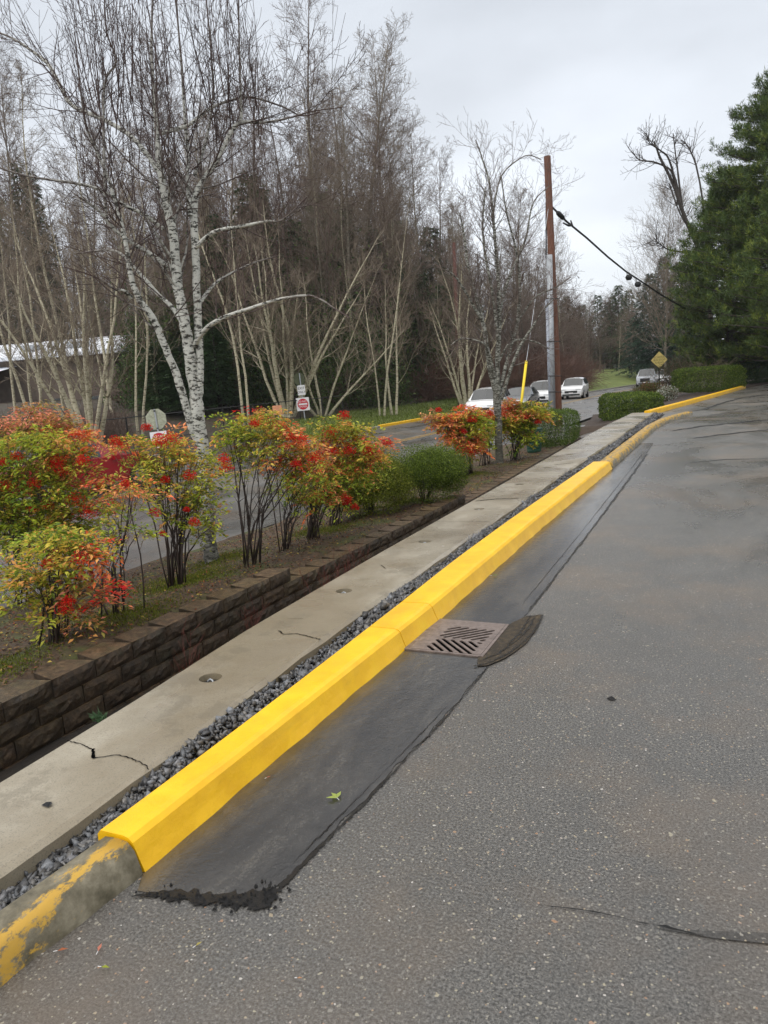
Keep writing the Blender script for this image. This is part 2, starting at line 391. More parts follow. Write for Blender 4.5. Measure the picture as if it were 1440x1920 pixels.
def midz(x, y):     # planted land between the street and the car park beyond the path's end
    a = interp(NEAR, y); b = LOTE(y)
    return lerp(-.72, .0, sm(0, 1, (x - a) / max(1, b - a)))
def LOTE(y): return interp([(24.6, -2.12), (29.2, -1.4), (35.2, -.38), (44.1, 1.02), (60, 5.0), (100, 16), (200, 60)], y)

def grid(name, m, us, vs, fn, **k):
    V = [fn(u, v) for v in vs for u in us]; nu = len(us)
    Fa = [(j*nu+i, j*nu+i+1, (j+1)*nu+i+1, (j+1)*nu+i) for j in range(len(vs)-1) for i in range(nu-1)]
    me = np_mesh(name, V, Fa, np.ones((len(V), 3)), smooth=True)
    return link(name, me, m, **k)
def arange(a, b, st):
    n = max(1, int(round((b - a) / st))); return [a + (b - a) * i / n for i in range(n + 1)]

# ground to the horizon
us = [-1600, -900, -500, -300, -200, -150, -120] + arange(-100, 100, 4) + [120, 160, 220, 400, 800, 1600]
vs = [-800, -300, -100] + arange(-60, 160, 4) + [170, 185, 200, 230, 280, 400, 700, 1500]
def gfn(x, y):
    d = interp(FAR, y) - x
    z = farz(x, y) if d > .2 else -.95
    return (x, y, z - .03 if d > .2 else z)
grid('ground', M['litter'], us, vs, gfn, kind='structure')
def ribbon(name, m, L, Rr, z, ys, n=6, **k):
    return grid(name, m, [i / n for i in range(n + 1)], ys, lambda u, v: (lerp(L(v), Rr(v), u), v, z if not callable(z) else z(lerp(L(v), Rr(v), u), v)), **k)
ysr = arange(-60, 30, 3) + arange(32, 300, 4)
ribbon('street', M['street'], lambda y: interp(FAR, y), lambda y: interp(NEAR, y), ZS, ysr, kind='structure')
# apron between the street and the car park, past the planted bed
grid('driveway', M['street'], [0, .25, .5, .75, 1], arange(24.3, 33, 1), lambda u, v: (lerp(interp(NEAR, v) - .3, -2.65 - .02 * (v - 24), u), v, ZS + .006 + .5 * sm(.35, 1, u) * sm(34, 27, v)), kind='structure')
# yellow centre lines
for off in (-.14, .14):
    ribbon('road_marking', M['roadpaint'], lambda y: interp(CEN, y) + off - .055, lambda y: interp(CEN, y) + off + .055, ZS + .004, arange(-30, 110, 2), 1, kind='structure')
# far verge
def bank_x(y):
    a = AT(1092, 50, 0); return a.x / a.y * y
def clear(px): return 3.2 if px < 1092 else 24
ribbon('grass_verge', M['grass'], lambda y: min(interp(FAR, y) - 5.5, max(bank_x(y), interp(FAR, y) - 24)), lambda y: interp(FAR, y) - .16,
       lambda x, y: farz(x, y) + .06, arange(30, 150, 2), 5, kind='structure')
mb = MB()
for a, b in zip(arange(31, 35.9, 1), arange(32, 36.9, 1)):
    pass
def kerb_run(mb, fx, y0, y1, w, z0, z1, st=1.0, bev=.02, batter=.0, zj=0):
    ys = arange(y0, y1, st); rows = []
    for i, y in enumerate(ys):
        x = fx(y); j = zj * (random.random() - .5)
        rows.append([(x - w, y, z0), (x - w, y, z1 - bev), (x - w + bev, y, z1 + j), (x - w * .5, y, z1 + j + .003), (x - bev * 1.2, y, z1 + j), (x + batter * .15, y, z1 - bev), (x + batter, y, z0)])
    k = len(rows[0]); vs_ = [p for r in rows for p in r]
    fs = [(i*k+j, (i+1)*k+j, (i+1)*k+j+1, i*k+j+1) for i in range(len(rows)-1) for j in range(k-1)]
    fs = [f[::-1] for f in fs]
    fs += [tuple(range(k)), tuple((len(rows)-1)*k+j for j in range(k))[::-1]]
    mb.add(vs_, fs)
mb = MB(); kerb_run(mb, lambda y: interp(FAR, y), 41.3, 130, .16, ZS - .1, ZS + .13)
mb.build('far_kerb', M['kerbconc'], label='grey concrete kerb along the far side of the street below the grass bank', cat='kerb')
mb = MB(); kerb_run(mb, lambda y: interp(FAR, y), 36.2, 41.2, .18, ZS - .1, ZS + .14)
mb.build('painted_kerb', M['yellow'], label='short yellow painted kerb on the far side of the street by the woods', cat='kerb')
mb = MB(); kerb_run(mb, lambda y: interp(FAR, y), 31, 36.1, .16, ZS - .1, ZS + .1)
mb.build('far_kerb', M['kerbconc'], label='low grey kerb end just left of the yellow kerb across the street', cat='kerb')

# car park slab
lotx = [(-40, -2.2), (24.6, -2.2), (24.7, -2.12)] + [(y, LOTE(y)) for y in (29.2, 35.2, 44.1, 60, 100)]
grid('car_park', M['lot'], [0, .02, .08, .2, .45, 1], arange(-40, 24, 4) + [24.6] + [29.2, 35.2, 44.1, 60, 100],
     lambda u, v: (lerp(interp([(-40, -2.2), (24.6, -2.2), (29.2, -1.4), (35.2, -.38), (44.1, 1.02), (60, 5), (100, 16)], v), 90, u), v, 0), kind='structure')
mb = MB(); e = [(-2.2, -40), (-2.2, 24.6), (-1.4, 29.2), (-.38, 35.2), (1.02, 44.1), (5, 60), (16, 100)]
for (a, b), (c, d) in zip(e, e[1:]): mb.add([(a, b, -.95), (c, d, -.95), (c, d, -.001), (a, b, -.001)], [(0, 1, 2, 3)])
mb.build('car_park_edge', M['kerbconc'], kind='structure')
# planted land past the driveway
grid('mulch_bed', M['mulch'], [i / 10 for i in range(11)], arange(30, 110, 2),
     lambda u, v: (lerp(interp(NEAR, v) + .15 + (3.2 - .4 * (v - 30) if v < 38 else 0) * .35, LOTE(v) - .16, u), v, lerp(-.76, -.01, sm(0, 1, u)) + .05 * math.sin(v * 1.7 + u * 9)), kind='structure')

# ------------------------------------------------------------------ near ground: kerbs, gutter, path, gravel
KX = [(-3, -1.86), (1.69, -1.80), (4.4, -1.735), (7.2, -1.72), (12.05, -1.62)]
kx = lambda y: interp(KX, y)
def main_kerb(mb, y0, y1, w=.165, st=.06):
    ys = arange(y0, y1, st); rows = []
    for i, y in enumerate(ys):
        x = kx(y); ww = lerp(.165, .27, sm(1.6, 6, y))
        xo = x - ww - .01
        j = .004 * math.sin(y * 7.3) + .003 * math.sin(y * 19)
        rows.append([(xo, y, -.05), (xo + .003, y, .105), (xo + .018, y, .122), (x - .055, y, .124 + j * .3), (x - .03, y, .119 + j * .3), (x - .012, y, .104), (x + .008 + .25 * j, y, .05), (x + .028 + j * .8, y, .002)])
    k = 8; vs_ = [p for r in rows for p in r]
    fs = [(i*k+j, i*k+j+1, (i+1)*k+j+1, (i+1)*k+j) for i in range(len(rows)-1) for j in range(k-1)]
    fs = [f[::-1] for f in fs]
    mb.add(vs_, fs + [tuple(range(k)), tuple((len(rows)-1)*k+j for j in range(k))[::-1]])
kt = empty('yellow_kerb', (-1.8, 1.69, 0), label='thick fresh bright yellow painted kerb running beside the drain grate', cat='kerb')
def rel(o, parent):     # parent while keeping world-placed geometry
    o.parent = parent; o.matrix_parent_inverse = Matrix.Translation(parent.location).inverted() if parent.rotation_euler.z == 0 else parent.matrix_world.inverted(); return o
for a, b in ((1.69, 3.885), (3.893, 4.40), (4.408, 12.05)):
    mb = MB(); main_kerb(mb, a, b); rel(mb.build('kerb_section', M['yellow'], smooth=False), kt)
# worn kerbs at both ends
def worn(y0, y1, fx, w, name, label, h=.115, m='worn'):
    mb = MB(); ys = arange(y0, y1, .08); rows = []
    for y in ys:
        x = fx(y); j = .006 * math.sin(y * 9) + .004 * math.sin(y * 23 + 1)
        rows.append([(x - w, y, -.05), (x - w, y, h - .03), (x - w + .015, y, h - .003), (x - w * .5, y, h + j * .3), (x - .036, y, h - .005 + j * .4), (x - .012 + j * .5, y, h - .03), (x + .003 + j, y, .03), (x + .012 + j, y, -.01)])
    k = 8; vs_ = [p for r in rows for p in r]
    fs = [((i+1)*k+j, (i+1)*k+j+1, i*k+j+1, i*k+j) for i in range(len(rows)-1) for j in range(k-1)]
    mb.add(vs_, fs + [tuple(range(k)), tuple((len(rows)-1)*k+j for j in range(k))[::-1]])
    return mb.build(name, M[m], smooth=True, label=label, cat='kerb')
worn(-3, 1.68, lambda y: interp([(-3, -1.9), (1.2, -1.82), (1.68, -1.79)], y), .15, 'worn_kerb', 'old grey kerb with flaking yellow paint in the lower left corner', m='worn2')
worn(12.07, 24.2, lambda y: interp([(12, -1.6), (15, -1.58), (19.4, -1.52), (21.5, -1.38), (22.9, -1.15), (24.2, -.85)], y), .22, 'worn_kerb', 'worn curving kerb with dull yellow paint past the bright kerb, ending near the path end')
mb = MB(); pts = [(24.85, -2.1), (27, -1.75), (29.2, -1.38), (32, -.92), (35.2, -.38), (39.5, .28), (44.1, 1.02)]
kerb_run(mb, lambda y: interp(pts, y), 24.85, 44.1, .2, -.05, .15, 1.0)
mb.build('yellow_kerb', M['yellow'], label='yellow painted kerb in front of the clipped hedges at the far end of the car park', cat='kerb')

GR = []
# wet gutter patch, tar seams
def sheet(name, m, poly, z, **k):
    mb = MB(); mb.add([(x, y, z) for x, y in poly], [tuple(range(len(poly)))]); return mb.build(name, m, **k)
def ragged(y0, y1, fx, amp, st=.03):
    out = []; 
    for y in arange(y0, y1, st):
        out.append((fx(y) + amp * (math.sin(y * 31) * .3 + math.sin(y * 13.7) * .3 + random.uniform(-.4, .4)), y))
    return out
ge = lambda y: interp([(1.7, -1.30), (2.2, -1.26), (3.0, -1.2), (3.6, -1.18), (4.7, -1.19), (7.5, -1.2), (12.6, -1.24), (16, -1.3)], y)
gutter = ragged(1.72, 16, ge, .012)
sheet('gutter', M['wet'], [(-1.785, 1.70), (G(258, 1672, 0).x, G(258, 1672, 0).y), (G(330, 1684, 0).x, G(330, 1684, 0).y), (G(420, 1690, 0).x, G(420, 1690, 0).y), (G(480, 1688, 0).x, G(480, 1688, 0).y)] + [g for g in gutter if g[1] > 1.76] + [(-1.57, 16), (-1.6, 12), (-1.74, 4.4), (-1.76, 3)], .004, kind='structure')
def seam(name, pts, w, z=.008, amp=.6, m='tar', st=.02, jag=0):
    mb = MB(); L = []; Rr = []
    tot = [0]
    for a, b in zip(pts, pts[1:]): tot.append(tot[-1] + math.hypot(b[0]-a[0], b[1]-a[1]))
    n = max(2, int(tot[-1] / st))
    for i in range(n + 1):
        s = tot[-1] * i / n; q = 0
        while q < len(pts) - 2 and s > tot[q+1]: q += 1
        t = (s - tot[q]) / (tot[q+1] - tot[q]); a, b = pts[q], pts[q+1]
        x, y = lerp(a[0], b[0], t) + random.uniform(-jag, jag), lerp(a[1], b[1], t) + random.uniform(-jag, jag); dx, dy = b[0]-a[0], b[1]-a[1]; l = math.hypot(dx, dy); nx, ny = -dy/l, dx/l
        ww = lerp(a[2], b[2], t) if len(a) > 2 else w
        e1 = ww * (1 + amp * random.uniform(-.5, .5)) * .5; e2 = ww * (1 + amp * random.uniform(-.5, .5)) * .5
        wob = ww * amp * .35 * (math.sin(s * 21) * .4 + math.sin(s * 53 + 1) * .3 + math.sin(s * 8) * .6)
        z_ = z + .0003 * ((i * 7) % 11) / 11
        L.append((x + nx * (e1 + wob), y + ny * (e1 + wob), z_)); Rr.append((x - nx * (e2 - wob), y - ny * (e2 - wob), z))
    v = L + Rr; k = len(L)
    mb.add(v, [(i, k+i, k+i+1, i+1) for i in range(k-1)]); return mb.build(name, M[m], kind='structure')
seam('tar_seam', [(ge(y) + .01, y, w) for y, w in ((1.76, .02), (1.95, .014), (2.1, .007), (2.4, .012), (2.7, .004), (3.0, .01), (3.3, .004), (3.6, .008), (3.75, .005))], .03, .006, 1.3, st=.008, jag=.003)
seam('tar_seam', [(ge(y) + .01, y, w) for y, w in ((4.75, .008), (5.3, .013), (6, .007), (6.8, .016), (7.5, .01), (9, .02), (11, .022), (14, .028))], .03, .006, 1.2, st=.015, jag=.004)
seam('tar_seam', [(ge(y) - .07, y, w) for y, w in ((4.9, .002), (6, .006), (7.5, .002), (9, .008), (11, .003), (14, .012))], .01, .0065, 1.4, st=.015, jag=.005)
seam('tar_seam', [(ge(y) - .028, y, w) for y, w in ((1.9, .001), (2.1, .005), (2.5, .001), (2.9, .004), (3.2, .001))], .006, .0065, 1.5, st=.008, jag=.003)
cl = [(G(x, y, 0), w) for x, y, w in ((248, 1684, .004), (285, 1680, .02), (320, 1684, .034), (345, 1682, .026), (380, 1690, .04), (410, 1688, .03), (440, 1694, .05), (470, 1692, .046), (488, 1694, .066), (500, 1684, .05), (506, 1668, .03))]
seam('tar_patch', [(p.x, p.y, w) for p, w in cl], .03, .0065, .7, st=.006, jag=.002)
seam('tar_patch', [(p.x, p.y, w * 1.25) for p, w in cl[1:-1]], .03, .0058, 1.3, st=.011, jag=.004)
for k in range(90):
    p, w = random.choice(cl[1:]); a = random.uniform(0, 6.28); x, y, r_ = p.x + random.gauss(0, .03), p.y + random.gauss(0, .018), random.uniform(.003, .009)
    GR.append((x, y, r_))
M['silt'] = soil('wet_silt', (.012, .009, .006), (.05, .036, .02), (.17, .12, .06), 26)
# patch round the outer side of the grate
q = [G(x, y, 0) for x, y in ((896, 1232), (945, 1178), (985, 1158), (1017, 1155), (1008, 1180), (985, 1210), (950, 1235), (915, 1250), (895, 1252))]
pl = []
for a, b in zip(q, q[1:] + q[:1]):
    for i in range(8): p = a.lerp(b, i / 8); pl.append((p.x + random.uniform(-.003, .003), p.y + random.uniform(-.003, .003)))
sheet('silt_patch', M['silt'], pl, .009, kind='structure')
for pts in ([(1017, 1155), (1005, 1180), (982, 1208), (948, 1232), (915, 1246), (888, 1252)], [(1003, 1158), (990, 1182), (968, 1205), (935, 1228), (905, 1240)], [(995, 1157), (975, 1190), (950, 1215)], [(985, 1158), (1017, 1155)]):
    seam('tar_seam', [(p.x, p.y, w) for p, w in ((G(x, y, 0), .005 + .009 * (i_ % 2)) for i_, (x, y) in enumerate(pts))], .012, .0115, 1.3, st=.008, jag=.004)
# long crack across the foreground and streaks at the far end
seam('crack', [(p.x, p.y, w) for p, w in ((G(1010, 1700, 0), .002), (G(1110, 1712, 0), .004), (G(1150, 1720, 0), .001), (G(1200, 1733, 0), .003), (G(1250, 1742, 0), .006), (G(1320, 1757, 0), .001))], .004, .006, 2.4)
M['stain'] = asphalt('damp_asphalt', .045, .28)
sheet('stain', M['stain'], [(p.x, p.y) for p in (G(x, y, 0) for x, y in ((1230, 1742), (1330, 1748), (1440, 1752), (1520, 1760), (1520, 1785), (1440, 1772), (1340, 1762)))], .005, kind='structure')
for pts in ([(1075, 758), (1100, 768), (1160, 772)],):
    pass
for pts, w in (([(1440, 740), (1395, 745), (1350, 757), (1320, 768), (1290, 772)], .14), ([(1440, 787), (1380, 793), (1320, 799), (1260, 808)], .16), ([(1440, 806), (1380, 812), (1300, 822)], .12), ([(1440, 768), (1370, 773), (1330, 779)], .07), ([(1440, 860), (1360, 862), (1290, 868)], .05)):
    seam('tar_seam', [(p.x, p.y, w * (1 if 0 < i < len(pts)-1 else .5)) for i, p in enumerate(G(x, y, 0) for x, y in pts)], w, .008, 1.0, st=.15)

mb = MB()
for x, y, r_ in GR:
    mb.add([(x + r_ * random.uniform(.6, 1.1) * math.cos(i * 1.2566), y + r_ * random.uniform(.6, 1.1) * math.sin(i * 1.2566), .006) for i in range(5)] + [(x, y, .011 + r_ * .6)], [(i, (i + 1) % 5, 5) for i in range(5)])
mb.build('tar_grit', M['tar'], kind='stuff', label='loose black tar crumbs at the near end of the wet gutter', cat='grit')
# gravel trench
def gravel():
    V = []; Fa = []; C = []
    base = np.array([(1,0,0),(-1,0,0),(0,1,0),(0,-1,0),(0,0,1),(0,0,-1)], 'f')
    fo = np.array([(0,2,4),(2,1,4),(1,3,4),(3,0,4),(2,0,5),(1,2,5),(3,1,5),(0,3,5)])
    nb = 0
    def region(n, xf0, xf1, y0, y1, zf, s0, s1):
        nonlocal nb
        for _ in range(n):
            y = random.uniform(y0, y1); x = random.uniform(xf0(y), xf1(y)); s = random.uniform(s0, s1) * (1.6 if random.random() < .08 else 1)
            M3 = np.linalg.qr(rng.normal(size=(3, 3)))[0]
            sc = np.array([1, random.uniform(.5, .9), random.uniform(.3, .6)]) * s
            v = (base * rng.uniform(.6, 1.15, (6, 1)) + rng.uniform(-.25, .25, (6, 3))) * sc @ M3 + np.array([x, y, zf(x, y) + random.uniform(-.2, .6) * s])
            V.append(v); Fa.append(fo + nb); nb += 6
            g = random.choice([.05, .08, .11, .16, .22]) * random.uniform(.8, 1.2)
            tn = random.choice([(1, 1, 1.04), (1.05, 1, .93), (.95, 1, 1.08)])
            C.append(np.tile([g * a for a in tn], (6, 1)))
    l = lambda y: interp(SR, y) - .0; r_ = lambda y: kx(y) - lerp(.16, .28, sm(1.6, 6, y))
    zf = lambda x, y: .035 + .03 * math.sin(y * 3) * math.sin(x * 20)
    region(4200, l, r_, -.5, 4, zf, .013, .028)
    region(5200, l, r_, 4, 9, zf, .014, .03)
    region(4000, l, r_, 9, 17, zf, .016, .026)
    region(1500, l, lambda y: -1.75, 17, 25, zf, .02, .035)
    region(260, l, lambda y: l(y) + .05, 1, 12, lambda x, y: .03, .008, .016)
    return np_mesh('gravel', np.vstack(V), np.vstack(Fa), np.vstack(C))
SR = [(-3, -2.14), (1.44, -2.15), (2.2, -2.15), (2.8, -2.17), (3.8, -2.19), (6.6, -2.19), (10.7, -2.15), (15, -2.07), (22.8, -2.02), (25.2, -2.0)]
SL = [(-3, -2.66), (1.86, -2.686), (2.6, -2.713), (3.8, -2.785), (5.8, -2.81), (10, -2.81), (14, -2.84), (20, -2.84), (25.2, -2.7)]
link('gravel', gravel(), M['gravel'], kind='stuff', label='dark grey crushed gravel filling the gap between the path and the kerbs', cat='gravel')
ribbon('gravel_base', M['ditch'], lambda y: interp(SR, y) - .02, lambda y: kx(y) - .1 if y < 12 else -1.7, .008, arange(-3, 25, .5), 1, kind='structure')

# concrete path with round recesses
HS = [1.35, 3.02, 4.69, 6.36, 8.06, 9.94, 11.7, 13.5, 15.3, 17.2, 19.1, 21.0, 23.0]
HN = [(1, -2.42), (3.02, -2.506), (4.69, -2.557), (6.36, -2.56), (8.06, -2.55), (9.94, -2.55), (14, -2.52), (20, -2.42), (25, -2.35)]
ZP = .08
mb = MB(); hr = .062
cuts = [-3]; 
for h in HS: cuts += [h - .12, h + .12]
cuts.append(25.2)
def top_quad(y0, y1):
    n = max(1, int((y1 - y0) / .25)); ys = arange(y0, y1, (y1 - y0) / n)
    rows = []
    for y in ys:
        a, b = interp(SL, y), interp(SR, y)
        ch = .016 + .006 * math.sin(y * 8.7)
        rows.append([(a, y, -.75), (a, y, ZP - .01), (a + .012, y, ZP), (b - ch - .012, y, ZP), (b, y, ZP - ch), (b + .005, y, -.02)])
    k = 6; vs_ = [p for r in rows for p in r]
    mb.add(vs_, [(i*k+j, i*k+j+1, (i+1)*k+j+1, (i+1)*k+j)[::-1] for i in range(len(rows)-1) for j in range(k-1)])
for i in range(0, len(cuts) - 1, 2): top_quad(cuts[i], cuts[i+1])
K = 32
for h in HS:
    y0, y1 = h - .12, h + .12; cx = interp(HN, h)
    def edge(y): a, b = interp(SL, y), interp(SR, y); ch = .016 + .006 * math.sin(y * 8.7); return a, b, ch
    rows = []
    for y in (y0, y1):
        a, b, ch = edge(y); rows.append([(a, y, -.75), (a, y, ZP - .01), (a + .012, y, ZP), (b - ch - .012, y, ZP), (b, y, ZP - ch), (b + .005, y, -.02)])
    vs_ = rows[0] + rows[1]; mb.add(vs_, [(j+6, j+7, j+1, j) [::1] for j in (0, 1, 3, 4)])
    xa0, xb0 = rows[0][2][0], rows[0][3][0]; xa1, xb1 = rows[1][2][0], rows[1][3][0]
    out = []
    for j in range(K):
        t = 2 * math.pi * j / K; dx, dy = math.cos(t), math.sin(t)
        ty = (.12 / abs(dy)) if abs(dy) > 1e-6 else 1e9
        xl = ((xb0 + xb1) / 2 - cx) if dx > 0 else (cx - (xa0 + xa1) / 2); tx = xl / abs(dx) if abs(dx) > 1e-6 else 1e9
        s = min(ty, tx); out.append((cx + dx * s, h + dy * s))
    # snap nearest ring points to the corners
    for c in ((xb0, y0), (xb1, y1), (xa0, y0), (xa1, y1)):
        j = min(range(K), key=lambda q: (out[q][0]-c[0])**2 + (out[q][1]-c[1])**2); out[j] = c
    ring = [(cx + hr * math.cos(2*math.pi*j/K), h + hr * math.sin(2*math.pi*j/K)) for j in range(K)]
    ring2 = [(cx + hr * .93 * math.cos(2*math.pi*j/K), h + hr * .93 * math.sin(2*math.pi*j/K)) for j in range(K)]
    v = [(x, y, ZP) for x, y in out] + [(x, y, ZP) for x, y in ring] + [(x, y, ZP - .035) for x, y in ring2] + [(cx, h, ZP - .04)]
    fs = [(j, (j+1) % K, K+(j+1) % K, K+j) for j in range(K)] + [(K+j, K+(j+1) % K, 2*K+(j+1) % K, 2*K+j) for j in range(K)] + [(2*K+j, 2*K+(j+1) % K, 3*K) for j in range(K)]
    mb.add(v, fs)
y = 25.2; a, b = interp(SL, y), interp(SR, y); mb.add([(a, y, -.75), (b, y, -.75), (b, y, ZP - .01), (a, y, ZP - .01)], [(0, 1, 2, 3)])
path = mb.build('concrete_path', M['concrete'], kind='structure')
# dirty water and a steel hook in each recess
for h in HS[:10]:
    cx = interp(HN, h)
    t = empty('steel_hook', (cx, h, ZP - .036), label='small rusty steel hook set in a round recess of the concrete path', cat='hook', group='steel hooks in the recesses of the path')
    m_ = MB(); m_.tube([(-.022, 0, 0), (-.02, .003, .016), (-.008, .006, .024), (.008, .002, .022), (.02, -.004, .012), (.022, -.005, 0)], .005, 8)
    m_.build('hook_loop', M['galv'], t, smooth=True)
    m_ = MB(); m_.prism([(.052 * math.cos(i * .393), .052 * math.sin(i * .393)) for i in range(16)], 0.0, .004); m_.build('wet_silt', M['tar'], t)
def crackline(px, w=.005, z=ZP, par=None):
    pts = [G(x, y, z) for x, y in px]; return seam('crack', [(p.x, p.y, w) for p in pts], w, z + .0035, 1.2, st=.012, m='black', jag=.0035)
crackline([(125, 1389), (150, 1396), (165, 1403), (173, 1407)], .005)
crackline([(173, 1405), (174, 1414), (175, 1423)], .014)
crackline([(175, 1423), (195, 1420), (217, 1417), (240, 1421), (262, 1430), (272, 1436), (280, 1444)], .005)
crackline([(523, 1183), (530, 1190), (556, 1189), (575, 1193), (600, 1200)], .007)
crackline([(537, 1161), (568, 1161)], .003); crackline([(892, 940), (930, 936), (972, 935)], .02); crackline([(714, 1060), (722, 1066)], .005)
crackline([(1040, 872), (1075, 868)], .02)
for y_ in (7.3, 11.0, 13.2, 16.2, 19.9, 22.2): seam('joint', [(interp(SL, y_) + .01, y_, .006), (interp(SL, y_) + .3, y_ + random.uniform(-.03, .03), .004), (interp(SR, y_) - .02, y_ + random.uniform(-.04, .04), .007)], .006, ZP + .003, 1.0, st=.02, m='black', jag=.003)

# drain grate
gc = [G(x, y, 0) for x, y in ((759, 1216), (840, 1168), (941, 1178), (896, 1230))]
x0, x1, y0, y1 = -1.70, -1.255, 3.88, 4.42
gt = empty('drain_grate', (x0, y0, 0), label='rusty pinkish iron drain grate with herringbone slots set by the yellow kerb', cat='drain grate')
z2 = lambda a, b: G(720 + a / 4.235, 1100 + b / 4.235, .014)
slots = [((352, 470), (392, 499)), ((390, 448), (462, 505)), ((422, 420), (535, 515)), ((472, 416), (615, 522)), ((542, 424), (686, 530)), ((612, 431), (715, 505)), ((682, 436), (738, 477)), ((752, 445), (768, 449)),
         ((515, 336), (600, 322)), ((485, 359), (665, 328)), ((456, 386), (732, 337)), ((485, 399), (803, 342)), ((556, 406), (868, 349)), ((626, 412), (848, 372)), ((700, 420), (822, 398)), ((775, 428), (795, 423))]
me_ = MB(); me_.box(x0, x1, y0, y1, .0075, .0135); base = me_.mesh('grate_plate')
cm = MB()
for a, b in slots:
    p, q = z2(*a), z2(*b); d = (q - p); L = d.length; ang = math.atan2(d.y, d.x); r_ = .0115
    poly = [(r_ * math.cos(math.pi/2 + math.pi*i/6), r_ * math.sin(math.pi/2 + math.pi*i/6)) for i in range(7)] + [(L + r_ * math.cos(-math.pi/2 + math.pi*i/6), r_ * math.sin(-math.pi/2 + math.pi*i/6)) for i in range(7)]
    cm.prism(poly, -.05, .05, Matrix.Translation((p.x, p.y, .01)) @ Matrix.Rotation(ang, 4, 'Z'))
cut = bpy.data.objects.new('cutter', cm.mesh('cutter')); COL.objects.link(cut)
po = bpy.data.objects.new('plate', base); COL.objects.link(po)
mo = po.modifiers.new('b', 'BOOLEAN'); mo.operation = 'DIFFERENCE'; mo.object = cut; mo.solver = 'EXACT'
bpy.context.view_layer.update()
res = bpy.data.meshes.new_from_object(po.evaluated_get(bpy.context.evaluated_depsgraph_get()))
bpy.data.objects.remove(po); bpy.data.objects.remove(cut)
res.materials.clear(); rel(link('slotted_plate', res, M['metalgrate']), gt)
mb = MB(); mb.box(x0 + .01, x1 - .01, y0 + .01, y1 - .01, .0045, .0055); rel(mb.build('well_shade_sheet', M['black']), gt)  # flat black sheet: colour stands in for the unlit pit below the slots
mb = MB()
for b in ((x0 - .03, x0 - .002, y0 - .02, y1 + .02), (x1 + .002, x1 + .02, y0 - .02, y1 + .02)): mb.box(b[0], b[1], b[2], b[3], .0045, .0125)
for b in ((x0 - .001, x1 + .001, y0 - .02, y0 - .002), (x0 - .001, x1 + .001, y1 + .002, y1 + .02)): mb.box(b[0], b[1], b[2], b[3], .0045, .0125)
rel(mb.build('frame', M['metalgrate']), gt)

# ditch and block wall
ribbon('ditch_floor', M['ditch'], lambda y: wall_x(y) - .3, lambda y: interp(SL, y) + .02, lambda x, y: -.74 + .03 * math.sin(x * 9 + y * 2), arange(-4, 25, .5), 4, kind='structure')
def wall():
    V = []; Fa = []; C = []; nb = 0
    BL, BH = .39, .14
    def block(y, x, zt, L):
        nonlocal nb
        nu, nv = 8, 4
        shade = random.uniform(.7, 1.3); cc = (shade, shade * random.uniform(.93, 1.02), shade * random.uniform(.85, 1))
        g = .004
        idx = {}
        vv = []
        for i in range(nu + 1):
            for j in range(nv + 1):
                u, w = i / nu, j / nv
                bul = .018 * (1 - (2*u-1)**4) * (1 - (2*w-1)**4)
                n_ = random.uniform(-.007, .009) if 0 < i < nu and 0 < j < nv else random.uniform(-.003, .002)
                yy = y + g + (L - 2*g) * u; x_ = x + (wall_x(yy) - wall_x(y))
                vv.append((x_ - .018 + bul + n_, yy + (random.uniform(-.006, .006) if 0 < i < nu else 0), zt - BH + .002 + (BH - .004) * w + (random.uniform(-.004, .004) if 0 < j < nv else 0)))
        q = lambda i, j: nb + i * (nv + 1) + j
        fs = [(q(i, j), q(i+1, j), q(i+1, j+1), q(i, j+1)) for i in range(nu) for j in range(nv)]
        b0 = len(vv); D = .26; tp = .055
        xb = x - D
        vv += [(xb, y + g + tp, zt - BH + .002), (xb, y + L - g - tp, zt - BH + .002), (xb, y + L - g - tp, zt - .002), (xb, y + g + tp, zt - .002)]
        B = [nb + b0 + i for i in range(4)]
        topf = [q(i, nv) for i in range(nu + 1)]
        fs2 = [tuple(topf + [B[2], B[3]]), tuple([q(i, 0) for i in range(nu + 1)][::-1] + [B[0], B[1]]), tuple([q(0, j) for j in range(nv + 1)] + [B[3], B[0]]), tuple([q(nu, j) for j in range(nv + 1)][::-1] + [B[1], B[2]]), (B[0], B[3], B[2], B[1])]
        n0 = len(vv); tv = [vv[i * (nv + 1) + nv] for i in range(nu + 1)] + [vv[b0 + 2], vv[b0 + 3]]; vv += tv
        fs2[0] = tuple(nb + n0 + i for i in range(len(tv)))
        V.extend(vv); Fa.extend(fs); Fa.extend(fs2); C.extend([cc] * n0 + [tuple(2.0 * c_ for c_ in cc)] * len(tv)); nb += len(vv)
    lev = 0
    for c in range(5):
        zt = -.3 - c * BH; y = -3.9 + (BL / 2 if c % 2 else 0)
        ymin = {0: -4, 1: -4, 2: -4, 3: -4, 4: -4}[c]; 
        if c > 3: break
        while y < 24.3:
            vis = wall_top(y + .1)
            L = BL * random.choice([1, 1, 1, .97])
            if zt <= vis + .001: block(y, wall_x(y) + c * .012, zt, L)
            y += L
    me = bpy.data.meshes.new('block_wall'); me.from_pydata(V, [], Fa)
    a = me.color_attributes.new('col', 'FLOAT_COLOR', 'POINT'); a.data.foreach_set('color', np.array([c + (1,) for c in C], 'f').ravel()); me.update()
    return me
link('block_retaining_wall', wall(), M['block'], label='low dark brown retaining wall of split face blocks along the shrub bed', cat='retaining wall')

